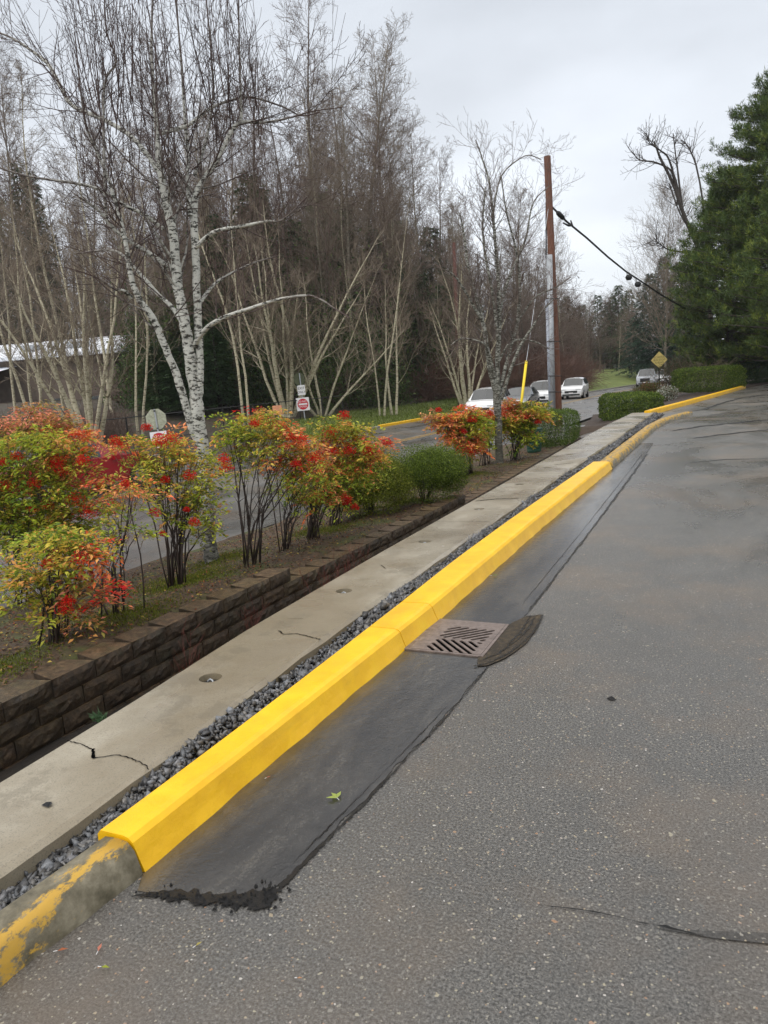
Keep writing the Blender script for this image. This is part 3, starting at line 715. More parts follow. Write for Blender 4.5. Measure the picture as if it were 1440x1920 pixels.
# planted bed
grid('planting_bed', M['soil'], [i / 24 for i in range(25)], arange(-5, 24.2, .15),
     lambda u, v: (lerp(interp(NEAR, v) + .1, wall_x(v) - .19, u) , v, bedz(lerp(interp(NEAR, v) + .1, wall_x(v) - .19, u), v) - (.01 + .05 * sm(.95, 1, u)) + random.uniform(-.008, .012)), kind='structure')
mb = MB(); mb.add([(interp(NEAR, 24.2) + .1, 24.2, -.95), (wall_x(24.2) - .06, 24.2, -.95), (wall_x(24.2) - .06, 24.2, -.62), (interp(NEAR, 24.2) + .1, 24.2, -.8)], [(0, 1, 2, 3)]); mb.build('planting_bed_edge', M['soil'], kind='structure')
# leaf litter, pebbles and moss
def litter():
    n = 26000; y = 23.5 - 24 * rng.uniform(0, 1, n) ** .6; x = np.array([random.uniform(interp(NEAR, a) + .2, wall_x(a) - (.25 if random.random() < .985 else .04)) for a in y])
    z = np.array([bedz(a, b) for a, b in zip(x, y)]) + .004
    d = rng.normal(size=(n, 3)); d[:, 2] *= .25; nr = rng.normal(size=(n, 3)) * .45; nr[:, 2] = 1
    pal = np.array([(.05, .03, .02), (.09, .05, .03), (.16, .1, .05), (.3, .22, .05), (.03, .02, .014), (.22, .08, .04), (.07, .09, .02), (.02, .015, .012)])
    C = pal[rng.choice(8, n, p=[.2, .22, .18, .08, .1, .1, .06, .06])] * rng.uniform(.8, 1.9, (n, 1))
    return leaf_mesh('leaf_litter', np.c_[x, y, z], d, nr, rng.uniform(.02, .055, n), rng.uniform(.01, .025, n), C)
link('leaf_litter', litter(), M['leaf'], kind='stuff', label='scattered brown and yellow dead leaves over the shrub bed', cat='leaf litter')
def mossy():
    n = 26000; cs = [(-5.0, 3.4), (-5.9, 6.9), (-5.4, 6.2), (-6.2, 8.0), (-4.9, 4.9), (-5.6, 3), (-5.5, 9.5), (-5.2, 12), (-5.3, 16)]
    c = np.array(cs)[rng.integers(0, len(cs), n)] + rng.normal(size=(n, 2)) * .28
    z = np.array([bedz(a, b) for a, b in c]); d = rng.normal(size=(n, 3)) * .7; d[:, 2] = np.abs(d[:, 2]) + .5
    C = np.array((.12, .14, .015)) * rng.uniform(.4, 1.6, (n, 1))
    k = c[:, 0] < np.array([wall_x(b) - .3 for b in c[:, 1]])
    return leaf_mesh('moss', np.c_[c, z][k], d[k], rng.normal(size=(n, 3))[k], rng.uniform(.015, .04, n)[k], .008, C[k])
link('moss', mossy(), M['leaf'], kind='stuff', label='low green moss and grass tufts in the shrub bed', cat='moss')

# ------------------------------------------------------------------ plants
def put_tree(name, tubes, segs, bm, loc=None, label=None, cat='tree', group=None, tname='trunk', cname='crown', ksides=8):
    t = empty(name, loc or (0, 0, 0), label=label, cat=cat, group=group)
    mb = MB()
    for pts, rad in tubes:
        b0 = len(mb.c); mb.tube(pts, rad, ksides, cap=False); k = ksides
        for i in range(len(pts)):
            for j in range(k): mb.c[b0 + i * k + j] = (rad[i], 0, 0)
    mb.build(tname, bm, t, smooth=True)
    link(cname, seg_mesh(cname, segs, 3), bm, t)
    return t
def rv(s=1): return Vector((random.uniform(-s, s), random.uniform(-s, s), random.uniform(-s, s)))
def perp(d, ang, az=None):
    a = d.orthogonal().normalized(); a.rotate(Matrix.Rotation(random.uniform(0, 2 * math.pi) if az is None else az, 3, d))
    return (d * math.cos(ang) + a * math.sin(ang)).normalized()
def twig(segs, p, d, L, r, lev, up=.12, wig=.16, nch=5, ang=(.5, 1.0), lr=.5, steps=5, tubes=None, rmin=.0022, upd=None):
    pts = [p]; q = p.copy(); d = d.copy(); st = L / steps
    rs = [r * (1 - .75 * i / steps) for i in range(steps + 1)]
    upv = upd or Vector((0, 0, 1))
    for i in range(steps):
        d = (d + rv(wig) + upv * up).normalized(); q = q + d * st; pts.append(q.copy())
    if tubes is not None and r > .02: tubes.append((pts, rs))
    else:
        for i in range(steps): segs.append((pts[i], pts[i+1], max(rmin, rs[i]), max(rmin * .8, rs[i+1])))
    if lev > 0:
        for c in range(nch):
            t = (c + random.uniform(.3, .9)) / nch * .85 + .12; k = min(steps - 1, int(t * steps)); f = t * steps - k
            b = pts[k].lerp(pts[min(steps, k+1)], min(1, f)); dd = (pts[k+1] - pts[k]).normalized()
            twig(segs, b, perp(dd, random.uniform(*ang)), L * lr * (1.15 - .55 * t) * random.uniform(.7, 1.2), max(rmin, rs[k] * .55), lev - 1, up, wig, max(2, nch - 1), ang, lr, max(3, steps - 1), None, rmin, upd)

# --- big birch in the bed, traced limb by limb with its own spread in depth
def traced(D0, limbs, mpp):
    """limbs: list of (photo polyline with pixel radius, depth drift)"""
    out = []
    for pl, dd in limbs:
        pts = [P(x, y, D0 + lerp(dd[0], dd[1], i / max(1, len(pl) - 1))) for i, (x, y, r) in enumerate(pl)]
        rad = [r * mpp for x, y, r in pl]
        # smooth subdivide
        n = len(pts); sp = []; sr = []
        for i in range(n - 1):
            p0, p1, p2, p3 = pts[max(0, i-1)], pts[i], pts[i+1], pts[min(n-1, i+2)]
            for k in range(4):
                t = k / 4; a = p1 * 2; v = (p1 * 2 + (p2 - p0) * t + (p0 * 2 - p1 * 5 + p2 * 4 - p3) * t * t + (p1 * 3 - p0 - p2 * 3 + p3) * t ** 3) * .5
                sp.append(v + rv(rad[i] * .12)); sr.append(lerp(rad[i], rad[i+1], t) * random.uniform(.94, 1.06))
        sp.append(pts[-1]); sr.append(rad[-1]); out.append((sp, sr))
    return out
B1 = G(397, 1052, bedz); D1 = B1.dot(HV)
mpp1 = D1 / FPX
limbs1 = [
 ([(398, 1062, 17), (395, 1035, 14.5), (391, 980, 13), (386, 900, 12.5), (378, 830, 13.5), (370, 770, 13), (366, 735, 12)], (0, 0)),
 ([(368, 760, 11), (360, 700, 10.5), (352, 640, 10), (345, 600, 9.5), (332, 520, 8.5), (325, 440, 8), (310, 375, 7), (300, 315, 6), (293, 240, 4), (289, 180, 3), (284, 100, 2.2), (286, 10, 1.6), (290, -90, 1)], (0, -.1)),
 ([(374, 740, 8), (374, 660, 7.5), (370, 580, 7.2), (367, 480, 7), (364, 400, 6.5), (368, 362, 6), (382, 336, 4.8), (410, 295, 4.2), (433, 248, 4), (452, 230, 3.5), (500, 229, 2), (545, 220, 1.5), (590, 208, 1), (650, 200, .6)], (0, .5)),
 ([(376, 835, 9), (360, 800, 8.5), (345, 750, 7.5), (328, 695, 7), (305, 640, 6.5), (288, 598, 6.2), (262, 562, 6), (246, 520, 5), (236, 455, 4), (224, 405, 3.5), (205, 340, 2.8), (175, 270, 2.2), (160, 232, 1.8), (150, 160, 1.3), (140, 60, .9)], (0, -.5)),
 ([(326, 510, 5), (285, 478, 4), (225, 440, 3.2), (190, 400, 2.6), (168, 382, 2), (148, 370, 1.2)], (0, -.4)),
 ([(303, 330, 4.5), (270, 282, 4), (238, 250, 4), (190, 222, 3.6), (135, 198, 3.5), (108, 150, 3.2), (88, 118, 3), (45, 85, 2.2), (0, 62, 1.6), (-60, 50, 1)], (0, .7)),
 ([(306, 430, 4), (275, 405, 3.5), (235, 385, 3), (185, 355, 2.6), (130, 342, 2.2), (50, 330, 1.7), (-20, 308, 1.1)], (0, -.7)),
 ([(366, 465, 4.5), (400, 436, 3.8), (450, 425, 3), (500, 415, 2.2), (530, 412, 1.6), (575, 370, 1)], (0, -.6)),
 ([(362, 650, 5), (385, 618, 4.5), (415, 598, 4), (475, 576, 3), (530, 560, 2.4), (585, 555, 1.8), (630, 580, 1.3), (655, 596, .8)], (0, -.9)),
 ([(303, 250, 3.5), (350, 236, 3), (378, 215, 2.6), (400, 200, 2.4), (440, 186, 2), (475, 183, 1.8), (530, 200, 1.5), (565, 217, 1.2), (600, 210, .9)], (0, .8)),
 ([(345, 610, 5), (322, 575, 4), (300, 555, 3.4), (250, 500, 3), (215, 470, 2.2), (145, 475, 1.2)], (0, .6)),
 ([(246, 558, 4), (230, 545, 3), (215, 542, 2), (180, 520, 1.2), (120, 500, .8)], (-.4, -.9)),
 ([(357, 405, 4), (352, 340, 3.6), (352, 290, 3.2), (345, 200, 2.6), (340, 120, 2), (330, 0, 1.4), (325, -80, 1)], (.1, .6)),
 ([(452, 232, 3), (452, 200, 2.5), (450, 140, 2), (448, 60, 1.5), (446, -20, 1.1)], (.3, .2)),
 ([(240, 450, 3), (205, 420, 2.4), (197, 380, 2.2), (195, 300, 2), (196, 160, 1.8), (218, 115, 1.6), (200, 60, 1.2), (195, -20, .8)], (-.2, -.7)),
 ([(368, 580, 4), (395, 540, 3), (420, 520, 2.4), (470, 495, 1.8), (520, 480, 1.2)], (.1, .9)),
 ([(365, 330, 3), (385, 270, 2.6), (400, 180, 2), (395, 90, 1.6), (385, -20, 1)], (.3, .6)),
]
tub = traced(D1, limbs1, mpp1)
segs = []
UPL = (UV * .95 + Vector((0, 0, 1)) * .1).normalized()
for li, (pts, rad) in enumerate(tub):
    if li == 0: continue
    L = sum((b - a).length for a, b in zip(pts, pts[1:]))
    n = int(L * 8)
    for k in range(n):
        t = random.uniform(.22 if li > 3 else .3, .99); i = min(len(pts) - 2, int(t * (len(pts) - 1))); d = (pts[i+1] - pts[i]).normalized()
        if d.z < .55 and random.random() < .5:      # upright shoots from the flatter boughs
            twig(segs, pts[i].copy(), (Vector((0, 0, 1)) + rv(.25)).normalized(), random.uniform(.5, 1.6), max(.0042, rad[i] * .35), 1, .1, .05, 5, (.35, .8), .35, 6, rmin=.0028)
        else:
            twig(segs, pts[i].copy(), perp(d, random.uniform(.5, 1.15)), random.uniform(.4, 1.3), max(.0045, rad[i] * .34), 2, .07, .15, 4, (.4, 1.1), .5, 6, rmin=.0026)
# long upright shoots in the top of the crown
for k in range(54):
    x = random.uniform(150, 490); y = random.uniform(150, 330); base = P(x, y, D1 + random.uniform(-.6, .7))
    twig(segs, base, (Vector((0, 0, 1)) + rv(.2)).normalized(), random.uniform(1.1, 2.2), .0085, 1, .1, .04, 9, (.3, .7), .24, 8, rmin=.0028)
zb = B1.z
def shift(tubes, segs, o):
    for pts, r_ in tubes:
        for i in range(len(pts)): pts[i] = pts[i] - o
    return [(a - o, b - o, c, d) for a, b, c, d in segs]
segs = shift(tub, segs, B1)
put_tree('birch_tree', tub, segs, M['birch'], B1, 'tall leafless white birch with three stems growing from the shrub bed at left', 'tree', ksides=10)

# --- smaller birch in the bed
B2 = G(937, 868, bedz); D2 = B2.dot(HV); m2 = D2 / FPX * .85
limbs2 = [
 ([(938, 872, 10), (936, 840, 8.5), (934, 790, 8), (932, 745, 9), (931, 715, 8)], (0, 0)),
 ([(932, 735, 6), (934, 660, 5.2), (936, 600, 4.6), (934, 520, 4), (928, 450, 3.4), (924, 400, 2.8), (917, 340, 2.2), (905, 300, 1.6), (892, 262, 1)], (0, .2)),
 ([(929, 735, 5.5), (918, 690, 5), (912, 640, 4.6), (902, 590, 4), (890, 550, 3.4), (878, 500, 2.6), (870, 440, 2), (862, 400, 1.3)], (0, -.5)),
 ([(934, 740, 5), (945, 700, 4.5), (955, 660, 4), (968, 610, 3.4), (975, 540, 2.8), (968, 470, 2.2), (950, 400, 1.7), (940, 330, 1.2)], (0, .6)),
 ([(940, 750, 4), (955, 700, 3.8), (975, 650, 3), (1000, 610, 2.4), (1020, 580, 1.6), (1040, 560, 1)], (0, -.6)),
 ([(930, 720, 4), (915, 655, 3), (895, 640, 2.6), (865, 635, 2), (845, 648, 1.2)], (0, -.8)),
 ([(934, 640, 3.6), (925, 560, 3), (910, 480, 2.6), (905, 420, 2), (910, 350, 1.4)], (0, -.3)),
 ([(936, 590, 3), (955, 520, 2.6), (985, 450, 2), (1000, 380, 1.4), (1035, 345, .9)], (.1, .7)),
 ([(903, 600, 3), (880, 560, 2.4), (855, 520, 1.8), (835, 505, 1.1)], (-.3, -.8)),
 ([(968, 610, 2.6), (1000, 560, 2), (1040, 540, 1.4), (1070, 520, .9)], (.3, .7)),
 ([(934, 680, 3), (960, 640, 2.6), (1000, 640, 1.8), (1030, 655, 1)], (0, .6)),
 ([(925, 400, 2), (940, 330, 1.6), (985, 292, 1.1), (1015, 300, .8)], (.1, .2)),
]
tub = traced(D2, limbs2, m2); segs = []
for li, (pts, rad) in enumerate(tub):
    if li == 0: continue
    L = sum((b - a).length for a, b in zip(pts, pts[1:]))
    for k in range(int(L * 8)):
        t = random.uniform(.2, .99); i = min(len(pts) - 2, int(t * (len(pts) - 1))); d = (pts[i+1] - pts[i]).normalized()
        twig(segs, pts[i].copy(), perp(d, random.uniform(.45, 1.0)), random.uniform(.4, 1.2), max(.0045, rad[i] * .35), 2, .09, .15, 4, (.4, 1.0), .5, 5, rmin=.003)
segs = shift(tub, segs, B2)
put_tree('birch_tree', tub, segs, M['birch_small'], B2, 'smaller leafless birch with dark mottled trunk beside the utility pole, in the shrub bed', 'tree', ksides=8)

# --- prototypes for woodland trees
def alder(H, seed, bm, name, label, group, spread=.2, r0=.16, nb=74, first=.25, droop=.035, rmin=.0065):
    random.seed(seed); tubes = []; segs = []
    pts = []; q = Vector((0, 0, -.3)); d = Vector((random.uniform(-.05, .05), random.uniform(-.05, .05), 1)).normalized()
    n = 14
    for i in range(n + 1):
        pts.append(q.copy()); d = (d + Vector((random.uniform(-.06, .06), random.uniform(-.06, .06), .05))).normalized(); q = q + d * (H / n)
    rad = [r0 * (1 - .93 * i / n) + .004 for i in range(n + 1)]; tubes.append((pts, rad))
    for k in range(nb):
        t = first + (1 - first) * (k + random.random()) / nb; t = min(.985, t); i = min(n - 1, int(t * n)); b = pts[i].lerp(pts[i+1], t * n - i)
        L = H * spread * (1.08 - t) ** .5 * random.uniform(.35, 1.2) + .4
        dd = perp(Vector((0, 0, 1)), random.uniform(.5, 1.25))
        twig(segs, b, dd, L, max(.011, rad[i] * .3), 2, droop, .15, 8, (.45, 1.15), .46, 6, rmin=rmin)
    return put_tree(name, tubes, segs, bm, None, label, 'tree', group, ksides=7)
WG = 'bare trees of the wood across the street'
WL = 'tall leafless tree with fine brown twigs in the wood across the street'
protos = [alder(19, 101, M['alder'], 'bare_tree', WL, WG, .25), alder(22, 102, M['redtwig'], 'bare_tree', WL, WG, .2, .18),
          alder(17, 103, M['redtwig'], 'bare_tree', WL, WG, .26, .13), alder(21, 104, M['alder'], 'bare_tree', WL, WG, .22, .15, first=.35),
          alder(15, 105, M['redtwig'], 'bare_tree', WL, WG, .3, .12, first=.12), alder(20, 106, M['pale'], 'bare_tree', WL, WG, .18, .13, 60, .35)]
random.seed(21)
used = [False] * len(protos)
def place(pi, p, s, rz, sz=None):
    o = protos[pi] if not used[pi] else copy_thing(protos[pi]); used[pi] = True
    o.location = p; o.rotation_euler = (random.uniform(-.03, .03), random.uniform(-.03, .03), rz); o.scale = (s, s, sz or s); return o
# skyline of the wood, as height above the eye seen from the photo: column -> pixel of the tree tops
SKY = [(-60, 60), (0, 90), (60, 60), (130, 40), (200, 80), (300, 130), (420, 190), (470, 200), (520, 140), (600, 50), (650, 170), (695, 90), (740, 190), (790, 260), (850, 300), (900, 330), (960, 360), (1010, 400), (1060, 470), (1110, 560), (1150, 580)]
def skyy(x): return interp(SKY, x)
def hor(x): return 714 - .0643 * (x - 720)
PH = [19, 22, 17, 21, 15, 20]
rows = [(46, 53, 20), (53, 62, 24), (62, 78, 28), (78, 100, 24)]
for ri, (d0, d1, n) in enumerate(rows):
    for k in range(n):
        x = -60 + 1160 * (k + random.uniform(.1, .9)) / n
        if x < 250 and ri < 1: continue
        D = random.uniform(d0, d1) + (40 if x < 250 else 0) + (max(0, x - 640) * .075 if ri < 3 else max(0, x - 700) * .09)
        if x < 330 and random.random() < .5: continue
        p = AT(x, D, 0)
        if interp(FAR, p.y) - p.x < clear(x): continue
        p.z = farz(p.x, p.y) - .05
        full = (hor(x) - skyy(x)) / FPX * D + HC - p.z
        h = full * random.choice([1, .95, .85, .7, .6, .5]) * random.uniform(.93, 1.03)
        pi = random.randrange(6); s = h / PH[pi]
        place(pi, p, max(.45, min(1.5, s)), random.uniform(0, 6.28), max(.4, min(1.9, s)))
for k in range(26):
    x = random.uniform(20, 900); D = random.uniform(46, 54) + max(0, x - 640) * .075; p = AT(x, D, 0)
    if interp(FAR, p.y) - p.x < 5.5: continue
    p.z = farz(p.x, p.y) - .05; s = ((hor(x) - skyy(x)) / FPX * D + HC - p.z) * random.uniform(.4, .85) / 20; place(5, p, max(.5, s), random.uniform(0, 6.28))
# bare trees closing the far end of the road
for k in range(22):
    x = 1035 + 175 * (k + random.random()) / 22; D = random.uniform(112, 150); p = AT(x, D, 0); h = (hor(x) - random.uniform(545, 610)) / FPX * D + 1.6; pi = random.randrange(6); place(pi, p, h / PH[pi] * 1.2, random.uniform(0, 6.28), h / PH[pi])
# dense far wood behind, one mass
random.seed(5)
def farwood():
    segs = []
    for k in range(420):
        x = random.uniform(-120, 1190); D = random.uniform(85, 125) + max(0, x - 750) * .12
        p = AT(x, D, 0); p.z = farz(p.x, p.y) if interp(FAR, p.y) > p.x else 0
        h = ((hor(x) - skyy(x)) / FPX * D) * (random.uniform(.4, .72) if x > 330 else random.uniform(.25, .5))
        top = p + Vector((random.uniform(-.5, .5), random.uniform(-.5, .5), h)); segs.append((p, top, .16, .03))
        for j in range(55):
            t = random.uniform(.1, 1); b = p.lerp(top, t); d = perp(Vector((0, 0, 1)), random.uniform(.3, 1.1)); L = (1.15 - t) * h * .25 * random.uniform(.4, 1)
            e = b + d * L; e.z += L * .2; segs.append((b, e, .035, .012))
            for q_ in range(3):
                f = b.lerp(e, random.uniform(.3, .9)); segs.append((f, f + (d + rv(.8)).normalized() * L * .4, .02, .009))
    return seg_mesh('far_wood', segs, 3)
link('far_wood', farwood(), M['farbark'], kind='stuff', label='far-off mass of bare brown trees behind the wood', cat='wood')

# --- pale multi-stem trees along the far side of the street
def multistem(px, D, base, stems, label, seed, bm='pale', hz=None, fan=.35, H=9, tw=7, name='multi_stem_tree', r=.09):
    random.seed(seed); p = AT(px, D, 0); p.z = farz(p.x, p.y) if interp(FAR, p.y) > p.x else bedz(p.x, p.y)
    tubes = []; segs = []
    side = R0
    for k in range(stems):
        a = (k + .5) / stems * 2 - 1
        d = (Vector((0, 0, 1)) + side * (a * fan * random.uniform(.8, 1.3)) + HV * random.uniform(-fan, fan) * .7).normalized()
        q = side * a * .25 + HV * random.uniform(-.2, .2) + Vector((0, 0, -.2)); pts = [q.copy()]; L = H * random.uniform(.75, 1.1); n = 9
        for i in range(n):
            d = (d + rv(.1) + Vector((0, 0, .05))).normalized(); q = q + d * L / n; pts.append(q.copy())
        rr = r * random.uniform(.7, 1.15); rad = [rr * (1 - .9 * i / n) for i in range(n + 1)]; tubes.append((pts, rad))
        for j in range(tw):
            t = random.uniform(.22, .98); i = min(n - 1, int(t * n)); dd = (pts[i+1] - pts[i]).normalized()
            twig(segs, pts[i].lerp(pts[i+1], t * n - i), perp(dd, random.uniform(.5, 1)), random.uniform(1.2, 3) * (1.2 - t) + .6, max(.02, rad[i] * .4), 2, .08, .16, 6, (.4, 1), .5, 6, rmin=.007)
    return put_tree(name, tubes, segs, M[bm], p, label, 'tree', ksides=7)
multistem(160, 33, None, 8, 'pale many-stemmed bare tree left of the big birch, across the street', 31, H=10, fan=.4, tw=12, r=.13)
multistem(535, 44, None, 9, 'pale many-stemmed bare tree behind the exit only sign', 32, H=11, fan=.5, tw=12, r=.14)
multistem(872, 54, None, 7, 'pale many-stemmed bare tree beside the dark red pole across the street', 33, H=10, fan=.42, tw=11, r=.14)
multistem(60, 36, None, 3, 'slim pale bare tree in front of the white roofed building', 34, H=13, fan=.25, tw=12, r=.1)
for i, (x, D, H, lb) in enumerate(((712, 47, 13, 'single slim white-stemmed birch at the wood edge right of the exit only sign'), (735, 48, 9, 'thin short pale sapling at the wood edge above the yellow kerb across the street'),
                                (455, 40, 16, 'slim pale-stemmed bare tree just right of the big birch across the street'), (255, 37, 12, 'pale leaning bare tree behind the back of the stop sign'), (600, 45, 9, 'arching pale bare shrub tree right of the exit only sign'))):
    multistem(x, D, None, 2 if i != 4 else 5, lb, 50 + i, H=H, fan=.1 if i != 4 else .8, tw=14, r=.09, name='slim_tree')
# bare trees near the big pine
fan = alder(20, 161, M['alder'], 'bare_tree', 'fan-shaped pale bare tree left of the large pine on the skyline', None, .42, .14, 110, .12, .12, .008)
fan.location = AT(1248, 88, 0); fan.scale = (1.05, 1.05, 1.05)
fan2 = alder(16, 162, M['alder'], 'bare_tree', 'low pale bare tree just left of the fir nearest the cable', None, .4, .12, 80, .12, .12, .008)
fan2.location = AT(1190, 120, 0); fan2.scale = (.8, .8, .8)
random.seed(62)
tp = AT(1320, 57, -.1); tubes = traced(57, [
 ([(1335, 690, 12), (1330, 560, 11), (1310, 470, 9), (1285, 410, 8), (1262, 345, 6), (1240, 300, 5), (1226, 265, 3)], (0, 0)),
 ([(1275, 380, 5), (1262, 325, 4), (1230, 305, 3.5), (1200, 300, 2.5), (1185, 285, 1.5)], (0, 1)),
 ([(1270, 365, 5), (1255, 300, 4), (1235, 280, 3), (1218, 268, 2), (1212, 250, 1.5)], (0, -1)),
 ([(1280, 395, 5), (1272, 330, 4), (1268, 300, 3), (1300, 340, 2), (1255, 270, 2)][:3] + [(1262, 250, 2)], (0, 1)),
 ([(1325, 470, 5), (1318, 380, 4), (1305, 310, 3.4), (1290, 275, 2.6), (1277, 262, 1.6)], (0, .6)),
 ([(1300, 440, 4), (1275, 400, 3), (1255, 345, 2.6)], (0, 1)),
 ([(1320, 475, 4), (1262, 470, 3.4), (1240, 460, 2.4), (1225, 445, 1.4)], (0, -1)),
], 57 / FPX * .42); segs = []
for pts, rad in tubes:
    for k in range(14):
        i = random.randrange(len(pts) // 2, len(pts) - 1); twig(segs, pts[i].copy(), perp((pts[i+1] - pts[i]).normalized(), random.uniform(.5, 1.1)), random.uniform(.8, 2), .03, 1, .05, .2, 4, (.5, 1.1), .5, 5, rmin=.012)
segs = shift(tubes, segs, tp)
put_tree('bare_tree', tubes, segs, M['darkbark'], tp, 'dark crooked bare tree with upturned limbs just left of the large pine', 'tree')

# --- conifers
def fir(H, W, seed, name, label, group=None, col=(.055, .1, .038), n=150, loc=(0, 0, 0)):
    random.seed(seed); r_ = np.random.default_rng(seed)
    t = empty(name, loc, label=label, cat='tree', group=group)
    mb = MB(); mb.tube([(0, 0, -.3), (0, 0, H * .5), (0, 0, H * .98)], [H * .012, H * .008, .02], 7)
    mb.c = [(.08, 0, 0)] * len(mb.v); mb.build('trunk', M['darkbark'], t, smooth=True)
    cen = []; dr = []; nr = []
    for k in range(n):
        f = (k + random.random()) / n; z = H * (.06 + .93 * f); L = W * (1 - f) ** .8 * random.uniform(.6, 1.1) + .25; az = k * 2.4 + random.uniform(-.3, .3)
        d = Vector((math.cos(az), math.sin(az), .15)); m = int(6 + L * 9)
        side = Vector((-math.sin(az), math.cos(az), 0))
        for j in range(m):
            u = random.uniform(.15, 1); b = Vector((0, 0, z)) + Vector((d.x, d.y, 0)) * L * u + Vector((0, 0, .12 * L * u - .38 * L * u * u))
            w = L * .28 * (1.1 - u) * random.uniform(-1, 1)
            for s_ in range(3):
                cen.append(b + side * w + rv(.07)); dd = (d * random.uniform(.3, 1) + side * (1 if w > 0 else -1) * random.uniform(.1, .9) + Vector((0, 0, random.uniform(-.7, .15)))).normalized(); dr.append(dd); nr.append((random.uniform(-.5, .5), random.uniform(-.5, .5), 1))
    m = len(cen); C = np.array(col) * r_.uniform(.5, 1.6, (m, 1))
    link('crown', leaf_mesh('crown', np.array([tuple(c) for c in cen]), np.array([tuple(c) for c in dr]), np.array(nr), r_.uniform(.25, .55, m), r_.uniform(.07, .14, m), C), M['needle'], t)
    return t
FG = 'dark conifers standing in the wood across the street'
FL = 'dark green conifer standing among the bare trees of the wood'
f1 = fir(15, 2.8, 201, 'fir_tree', FL, FG); f2 = fir(11, 3.2, 202, 'fir_tree', FL, FG, (.06, .095, .034), 110)
fu = [False, False]
random.seed(77)
def put_fir(x, D, ty):
    p = AT(x, D, 0); p.z = farz(p.x, p.y) if interp(FAR, p.y) > p.x else 0
    h = (hor(x) - ty) / FPX * D + HC - p.z; k = random.randrange(2); src = (f1, f2)[k]
    o = src if not fu[k] else copy_thing(src); fu[k] = True
    s = h / (15, 11)[k]; o.location = p; o.scale = (min(1.5, max(.7, s)),) * 2 + (s,); o.rotation_euler = (0, 0, random.uniform(0, 6)); return o
for x, D, ty in ((42, 96, 360), (95, 100, 335), (115, 102, 350), (8, 100, 430), (300, 56, 560), (345, 50, 600), (395, 48, 520), (430, 50, 420), (455, 52, 480), (500, 55, 350), (512, 54, 470), (300, 44, 650), (345, 43, 640), (410, 45, 600), (470, 49, 560), (560, 54, 540), (610, 55, 520), (650, 57, 450), (665, 60, 400),
                 (690, 58, 520), (730, 60, 560), (760, 62, 500), (800, 64, 520), (640, 54, 600), (700, 56, 620), (775, 60, 620), (835, 66, 540), (865, 70, 600), (900, 76, 560), (620, 70, 380), (540, 68, 430), (380, 66, 470), (235, 92, 560), (210, 94, 530), (820, 80, 440), (760, 78, 430), (270, 58, 600), (325, 60, 520), (365, 57, 560), (520, 60, 380), (575, 58, 430), (600, 60, 470), (715, 62, 440), (745, 64, 520), (785, 63, 560), (850, 68, 520), (880, 72, 590), (640, 62, 420), (445, 58, 560), (485, 60, 540)):
    put_fir(x, D, ty)
# far conifers on the right
RG = 'far firs beside the road at right'
for i, (x, D, ty, lb) in enumerate(((1218, 106, 520, 'leftmost of the dark firs between the road and the large pine'), (1243, 102, 490, 'blue-green fir nearest the cable and its two black weights'), (1272, 99, 500, 'dark fir with drooping boughs directly above the yellow diamond sign'), (1300, 96, 520, 'dark fir partly hidden behind the left edge of the large pine'))):
    p = AT(x, D, 0); h = (hor(x) - ty) / FPX * D + 1.6
    fir(h, 5.2, 300 + i, 'fir_tree', lb, None, (.03, .07, .04), 230, p)
for x, D, ty in ((1300, 100, 560), (1335, 105, 540), (1370, 98, 560), (1405, 100, 540), (1440, 96, 560), (1480, 98, 540), (1520, 100, 560), (1275, 108, 580), (1560, 98, 540)): put_fir(x, D, ty)
for i, (x, D, ty) in enumerate(((1065, 130, 560), (1095, 135, 575), (1122, 140, 558), (1140, 140, 570), (1160, 135, 540), (1180, 130, 548), (1083, 150, 580), (1150, 150, 560))):
    put_fir(x, D, ty)

